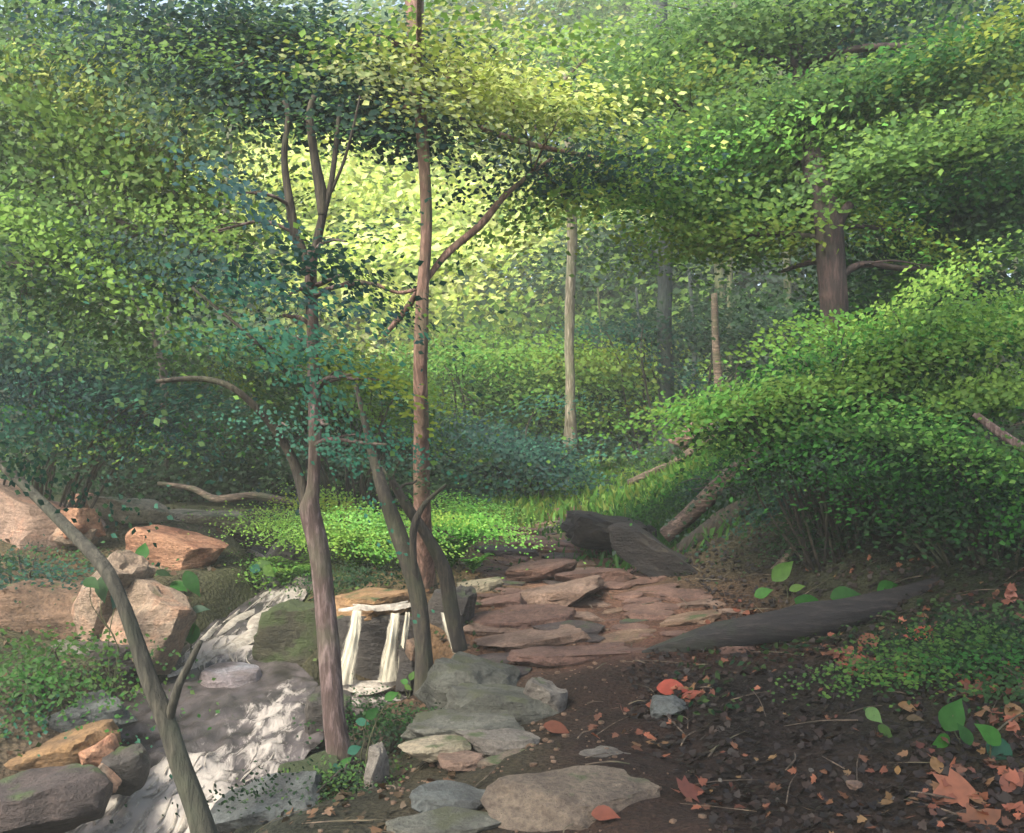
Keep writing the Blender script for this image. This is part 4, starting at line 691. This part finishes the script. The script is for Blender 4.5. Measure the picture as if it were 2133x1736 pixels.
# ------------------------------------------------------------------ fallen leaves one can tell apart
FLV = [(1980,1672,150,4.0,(176,112,84),'biggest russet leaf lying near the bottom right corner',200),(2050,1725,150,3.9,(150,100,72),'brown leaf at the bottom edge under the biggest russet leaf',20),(1788,1392,90,5.2,(190,108,78),'bright orange curled leaf left of the middle of the right floor',50),(1748,1375,80,5.3,(120,78,56),'dull rust leaf touching the bright orange curled leaf',150),
 (1808,1345,70,5.45,(150,96,70),'rust leaf above the bright orange curled leaf',80),(1922,1332,90,5.3,(196,100,74),'coral coloured leaf near the right edge',35),(1890,1400,80,5.1,(124,82,58),'flat brown leaf below the coral leaf',10),(2105,1252,50,5.9,(206,140,120),'pale pink leaf high at the right edge',70),(2030,1450,90,4.8,(150,96,76),'thin russet leaf arched at the right edge',15),
 (2118,1420,80,4.8,(180,106,80),'salmon leaf cut by the right edge',85),(1890,1485,44,4.7,(168,128,80),'ochre leaf on the dark earth',-30),(1905,1512,40,4.65,(110,92,62),'olive brown leaf touching the ochre leaf',-30),(2110,1500,70,4.5,(160,124,86),'tan leaf standing at the right edge',80),(1870,1620,30,4.2,(170,130,76),'small ochre leaf above the grey pebble',60),
 (1400,1445,80,5.4,(196,90,68),'red orange leaf above the small blue grey stone',-25),(1440,1462,60,5.35,(176,92,70),'red leaf right of the small blue grey stone',10),(1440,1660,90,4.15,(140,84,70),'dull red leaf at the right end of the biggest flagstone',10),(1160,1530,70,4.9,(140,84,62),'rust leaf on the path below the pale angular rock',-15),(1260,1690+25,70,4.0,(150,86,66),'rusty leaf under the biggest flagstone',-20),(1950,1610,60,4.2,(168,130,86),'mustard leaf above the biggest russet leaf',80),(2110,1650,80,4.1,(160,100,80),'rose brown leaf in the bottom right corner',30)]
for px, py, lp, Y, c, lab, dg in FLV:
    hx, hy = ground_hit(px, py); z = zg1(hx, hy); s = hy/F; t = math.radians(dg); e = .1
    gn = np.array([-(zg1(hx+e, hy)-zg1(hx-e, hy))/(2*e), -(zg1(hx, hy+e)-zg1(hx, hy-e))/(2*e), 1.])
    v, f, col = leaves(np.array([[hx, hy, z+.03]]), np.array([lp*s*(.6 if lp in (150, 90) else .85)]), np.array([[math.cos(t), math.sin(t)*1.2, .15]]), (gn+np.array([random.uniform(-.3,.3), -.42, 0]))[None], (np.array(lin(c))*K*np.array([.62,.64,.66]))[None], True if lp in (150, 90) else 3)
    o = mesh_np('fallen_leaf', v, f, M_DEAD, colors=col); tag(o, lab, 'fallen leaf', 'large fallen leaves on the forest floor')

# ------------------------------------------------------------------ litter, grass, pebbles (nobody could count them)
def scatter(n, box, cols, size, lobed=False, tiltk=.35, ok=None, zoff=.012, power=1.):
    """litter spread over the ground"""
    y = box[2]+(box[3]-box[2])*RNG.uniform(0, 1, n)**power; x = box[0]+(box[1]-box[0])*RNG.uniform(0, 1, n)
    x = x*(y/6); k = np.ones(n, bool)
    l = np.interp(y, _sy, _sl); r = np.interp(y, _sy, _sr); k &= ~((x > l-.1) & (x < r+.1) & (y < 10.2)); k &= np.hypot(x+.93, y-6.7) > .5
    if ok is not None: k &= ok(x, y)
    x = x[k]; y = y[k]; z = zg(x, y)+zoff+RNG.uniform(0, .015, len(x)); m_ = len(x); e = .05
    nr = np.stack([-(zg(x+e, y)-zg(x-e, y))/(2*e), -(zg(x, y+e)-zg(x, y-e))/(2*e), np.ones(m_)], 1)+RNG.normal(size=(m_, 3))*tiltk
    ax = RNG.normal(size=(m_, 3)); ax[:, 2] *= .2; sz = size*RNG.uniform(.5, 1.3, m_)
    C = np.array([lin(c) for c in cols])*K; c = C[RNG.integers(0, len(C), m_)]*RNG.uniform(.7, 1.25, (m_, 1))
    return leaves(np.stack([x, y, z], 1), sz, ax, nr, c, lobed)
def put(name, arrs, label, cat, mat=None):
    V = []; Fc = []; C = []; o = 0
    for v, f, c in arrs: V.append(v); Fc.append(f+o); C.append(c); o += len(v)
    return tag(mesh_np(name, np.concatenate(V), np.concatenate(Fc), mat or M_DEAD, colors=np.concatenate(C), kind='stuff'), label, cat)
pathx = lambda y: np.interp(y, [3.8, 5, 6.5, 8, 10, 12, 14, 17], [.25, .25, .55, .7, .55, .5, .75, 1.1])
redge = lambda y: np.interp(y, [3.4, 4.2, 5.2, 6, 6.6, 7.4, 8.5, 10, 12, 15], [.75, .7, .45, .75, 1.25, 1.55, 1.15, .95, .9, 1.2])
right = lambda x, y: x > redge(y)+vnoise(x, y, 3, 8)*.5
def pile(spots, cols, size):
    out_ = []
    for px, py, n_, sp in spots:
        hx, hy = ground_hit(px, py); x = hx+RNG.normal(size=n_)*sp; y = hy+RNG.normal(size=n_)*sp*1.6; e = .05
        nr = np.stack([-(zg(x+e, y)-zg(x-e, y))/(2*e), -(zg(x, y+e)-zg(x, y-e))/(2*e), np.ones(n_)], 1)+RNG.normal(size=(n_, 3))*.4; ax = RNG.normal(size=(n_, 3)); ax[:, 2] *= .2
        C = np.array([lin(c) for c in cols])*K; out_.append(leaves(np.stack([x, y, zg(x, y)+.02+RNG.uniform(0, .03, n_)], 1), size*RNG.uniform(.6, 1.3, n_), ax, nr, C[RNG.integers(0, len(C), n_)]*RNG.uniform(.8, 1.2, (n_, 1)), True))
    return out_
put('leaf_litter', pile([(1790,1385,26,.07),(1760,1370,20,.06),(1925,1330,22,.08),(1890,1400,18,.08),(2110,1420,40,.10),(2050,1450,26,.08),(2000,1650,14,.10),(2060,1700,20,.11),(1960,1700,10,.08),(2110,1640,18,.09),(2115,1520,24,.06),(1560,1305,50,.14),(1420,1455,10,.05),(1290,1500,12,.10),(1350,1560,12,.1),(1450,1660,10,.06),(2100,1260,20,.09)], [(140,84,64),(118,72,54),(156,94,70),(100,66,50),(130,98,70)], .045)+[scatter(11000, (.2, 3.6, 3.4, 9.5), [(46,35,29),(41,32,28),(37,30,27),(52,38,30),(35,29,26),(43,35,29)], .032, True, .4, right), scatter(300, (.9, 3.6, 3.4, 7.5), [(140,90,68),(124,84,60),(136,108,74),(110,66,52)], .038, True, .45, right),  # right floor leaves darkened too, so their colour carries the shadow
   scatter(2500, (-3.6, .2, 4.0, 11), [(110,84,62),(88,72,52),(70,60,44)], .04, True, .4, lambda x, y: x < pathx(y)-.5)], 'brown and russet leaf litter over the shaded forest floor', 'leaf litter')
put('ground_plants', [scatter(7000, (.5, 5.5, 5.0, 14), [(58,84,46),(46,70,42),(70,96,50),(40,80,50)], .05, False, .5, lambda x, y: (x > pathx(y)+.55) & (vnoise(x, y, 1.3, 4) > -.05), .03), scatter(3000, (-4.5, .3, 5, 13), [(84,104,58),(66,92,54),(58,80,48),(96,120,60)], .045, False, .5, lambda x, y: (x < pathx(y)-.6) & (vnoise(x, y, 1.6, 5) > .0), .03)], 'low green seedlings and moss tufts over the banks', 'ground cover', M_LEAF)
def blades(n, spots, cols, L):
    pos = []; 
    for (px, py, Y, rx, ry) in spots:
        k = int(n/len(spots)); c = P(px, py, Y); x = c.x+RNG.normal(size=k)*rx; y = c.y+RNG.normal(size=k)*ry; pos.append(np.stack([x, y, zg(x, y)], 1))
    pos = np.concatenate(pos); m_ = len(pos); C = np.array([lin(c) for c in cols])*K; c = C[RNG.integers(0, len(C), m_)]*RNG.uniform(.8, 1.2, (m_, 1)); ln_ = L*RNG.uniform(.5, 1.3, m_)
    d = RNG.normal(size=(m_, 3))*.5; d[:, 2] = 1; d /= np.linalg.norm(d, axis=1, keepdims=True); sd = np.cross(d, np.array([0, 1., 0])+RNG.normal(size=(m_, 3))*.4); sd /= np.linalg.norm(sd, axis=1, keepdims=True)
    w_ = ln_[:, None]*.10; b2 = d*.6+RNG.normal(size=(m_, 3))*.3
    V = np.stack([pos-sd*w_, pos+sd*w_, pos+d*ln_[:, None]*.6+sd*w_*.7, pos+(d*.6+b2*.5)*ln_[:, None]], 1).reshape(-1, 3); Fc = (np.array([(0,1,2),(0,2,3)])[None]+(np.arange(m_)*4)[:, None, None]).reshape(-1, 3)
    return V, Fc, np.repeat(c, 4, 0)
put('grass', [blades(26000, [(1230,985,17,1.0,.9),(1130,1010,15.5,.8,.7),(1060,1040,13.6,.7,.5),(1330,1010,14,.8,.7),(1010,1075,12.4,.35,.4),(1180,1030,14.5,.5,.3),(1400,1040,12,.5,.5)], [(120,176,78),(96,150,62),(140,180,84),(150,170,80)], .17),
   blades(5000, [(1380,1080,10.8,.5,.4),(1500,1060,9.6,.6,.4)], [(70,120,60),(84,130,62)], .12)], 'bright grass along the top of the trail and its verge', 'grass', M_LEAF)
# loose stones among the slabs of the trail
tv, tf = rock_shape((1, 1, .55), seed=5, sub=1, cuts=5, rough=.1); k = 1500; y = RNG.uniform(3.6, 14, k); x = pathx(y)-.35+RNG.normal(size=k)*.5*(.6+y/14)
l = np.interp(y, _sy, _sr); kk = (x > l+.25) & (np.hypot(x+.93, y-6.7) > .6); x = x[kk]; y = y[kk]; sz = .012+.03*RNG.uniform(0, 1, len(x))**2.5; an = RNG.uniform(0, 2*PI, len(x))
R_ = np.stack([np.stack([np.cos(an), -np.sin(an)], -1), np.stack([np.sin(an), np.cos(an)], -1)], 1); V = np.repeat(tv[None], len(x), 0)*sz[:, None, None]; V[:, :, :2] = np.einsum('nij,nkj->nki', R_, V[:, :, :2]); V += np.stack([x, y, zg(x, y)+sz*.1], 1)[:, None]
tag(mesh_np('gravel', V.reshape(-1, 3), (tf[None]+(np.arange(len(x))*len(tv))[:, None, None]).reshape(-1, 3), S_BRWN, kind='stuff'), 'loose stones and grit among the trail slabs', 'gravel')
# twigs on the floor
parts = []
for i in range(170):
    y = random.uniform(3.7, 9); x = random.uniform(.3, 3.2)*(y/6) if i % 3 else random.uniform(-2.5, 0)*(y/6)
    if np.interp(y, _sy, _sl)-.1 < x < np.interp(y, _sy, _sr)+.1: continue
    a_ = random.uniform(0, PI); L_ = random.uniform(.08, .4); p0 = Vector((x, y, zg1(x, y)+.015)); x2 = x+math.cos(a_)*L_; y2 = y+math.sin(a_)*L_; p1 = Vector((x2, y2, zg1(x2, y2)+.02)); r = random.uniform(.002, .006)
    parts.append(tube([p0, (p0+p1)/2+Vector((random.uniform(-.02,.02), random.uniform(-.02,.02), .01)), p1], [r, r*.8, r*.4], 3, 5, .1, i))
v, f = join(parts); tag(mesh_np('twigs', v, f, B_LOG, smooth=True, kind='stuff'), 'thin dead twigs scattered over the forest floor', 'twigs')

# ------------------------------------------------------------------ far wood
far = []
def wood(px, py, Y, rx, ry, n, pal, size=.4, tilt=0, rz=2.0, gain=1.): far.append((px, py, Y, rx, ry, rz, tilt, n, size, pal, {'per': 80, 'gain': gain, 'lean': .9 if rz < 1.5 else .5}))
wood(820,480,26,400,290,7500,['glow','glow','yel'],.42,0,.9,1.6); wood(840,640,24.5,330,110,1600,['glow','glow','yel'],.36,0,.8,1.4); wood(640,330,26,190,130,900,['glow','yel'],.4,0,.8,1.7); wood(760,250,27,260,90,900,['glow','yel'],.4,0,.8,1.6)  # sunlit glow of the clearing put into these leaf colours and gains
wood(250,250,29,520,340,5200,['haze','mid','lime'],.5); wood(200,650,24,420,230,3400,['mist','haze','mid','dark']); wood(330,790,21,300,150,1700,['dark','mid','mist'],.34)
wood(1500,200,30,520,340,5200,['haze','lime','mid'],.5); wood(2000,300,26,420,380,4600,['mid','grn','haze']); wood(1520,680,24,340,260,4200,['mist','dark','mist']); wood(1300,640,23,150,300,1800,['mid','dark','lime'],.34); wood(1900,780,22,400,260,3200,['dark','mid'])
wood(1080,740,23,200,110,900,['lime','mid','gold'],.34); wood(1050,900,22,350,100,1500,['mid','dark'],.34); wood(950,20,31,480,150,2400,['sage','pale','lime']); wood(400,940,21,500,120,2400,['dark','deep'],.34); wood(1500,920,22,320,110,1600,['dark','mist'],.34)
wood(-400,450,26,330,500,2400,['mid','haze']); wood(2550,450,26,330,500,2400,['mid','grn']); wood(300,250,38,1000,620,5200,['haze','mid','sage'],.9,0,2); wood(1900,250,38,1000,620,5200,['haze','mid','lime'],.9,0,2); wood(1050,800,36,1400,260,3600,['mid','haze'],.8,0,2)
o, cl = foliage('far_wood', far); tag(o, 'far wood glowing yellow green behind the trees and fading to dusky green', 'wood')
parts = []; rr_ = random.Random(4)
for i in range(56):
    x = rr_.uniform(-13, 13)
    if -6 < x < 1.2: continue
    y = rr_.uniform(19, 30); z = zg1(x, y)-.2; r = rr_.uniform(.05, .14); h = rr_.uniform(9, 14)
    parts.append(tube([Vector((x, y, z)), Vector((x+rr_.uniform(-.3,.3), y, z+h*.5)), Vector((x+rr_.uniform(-.6,.6), y, z+h))], [r, r*.8, r*.5], 4, 6, .1, i))
v, f = join(parts); tag(mesh_np('far_trunks', v, f, B_OLIVE, smooth=True, kind='stuff'), 'thin distant trunks among the far wood', 'trunks')

# ------------------------------------------------------------------ haze added to lift the blacks and spread the glow
bm = bmesh.new(); bmesh.ops.create_cube(bm, size=1); me = bpy.data.meshes.new('haze'); bm.to_mesh(me); bm.free()
hz = bpy.data.objects.new('haze', me); COL.objects.link(hz); hz.scale = (170, 150, 36); hz.location = (0, 32, 36/2-5); hz['kind'] = 'stuff'
m = bpy.data.materials.new('lifting haze'); m.use_nodes = True; n = m.node_tree; n.nodes.clear(); out = n.nodes.new('ShaderNodeOutputMaterial')
pvn = N(n, 'ShaderNodeVolumePrincipled', Density=.005, Anisotropy=.2); pvn.inputs['Color'].default_value = (.93, .97, .86, 1); n.links.new(pvn.outputs[0], out.inputs['Volume']); me.materials.append(m)
tag(hz, 'thin pale haze added through the whole wood to lift the dark tones', 'haze')
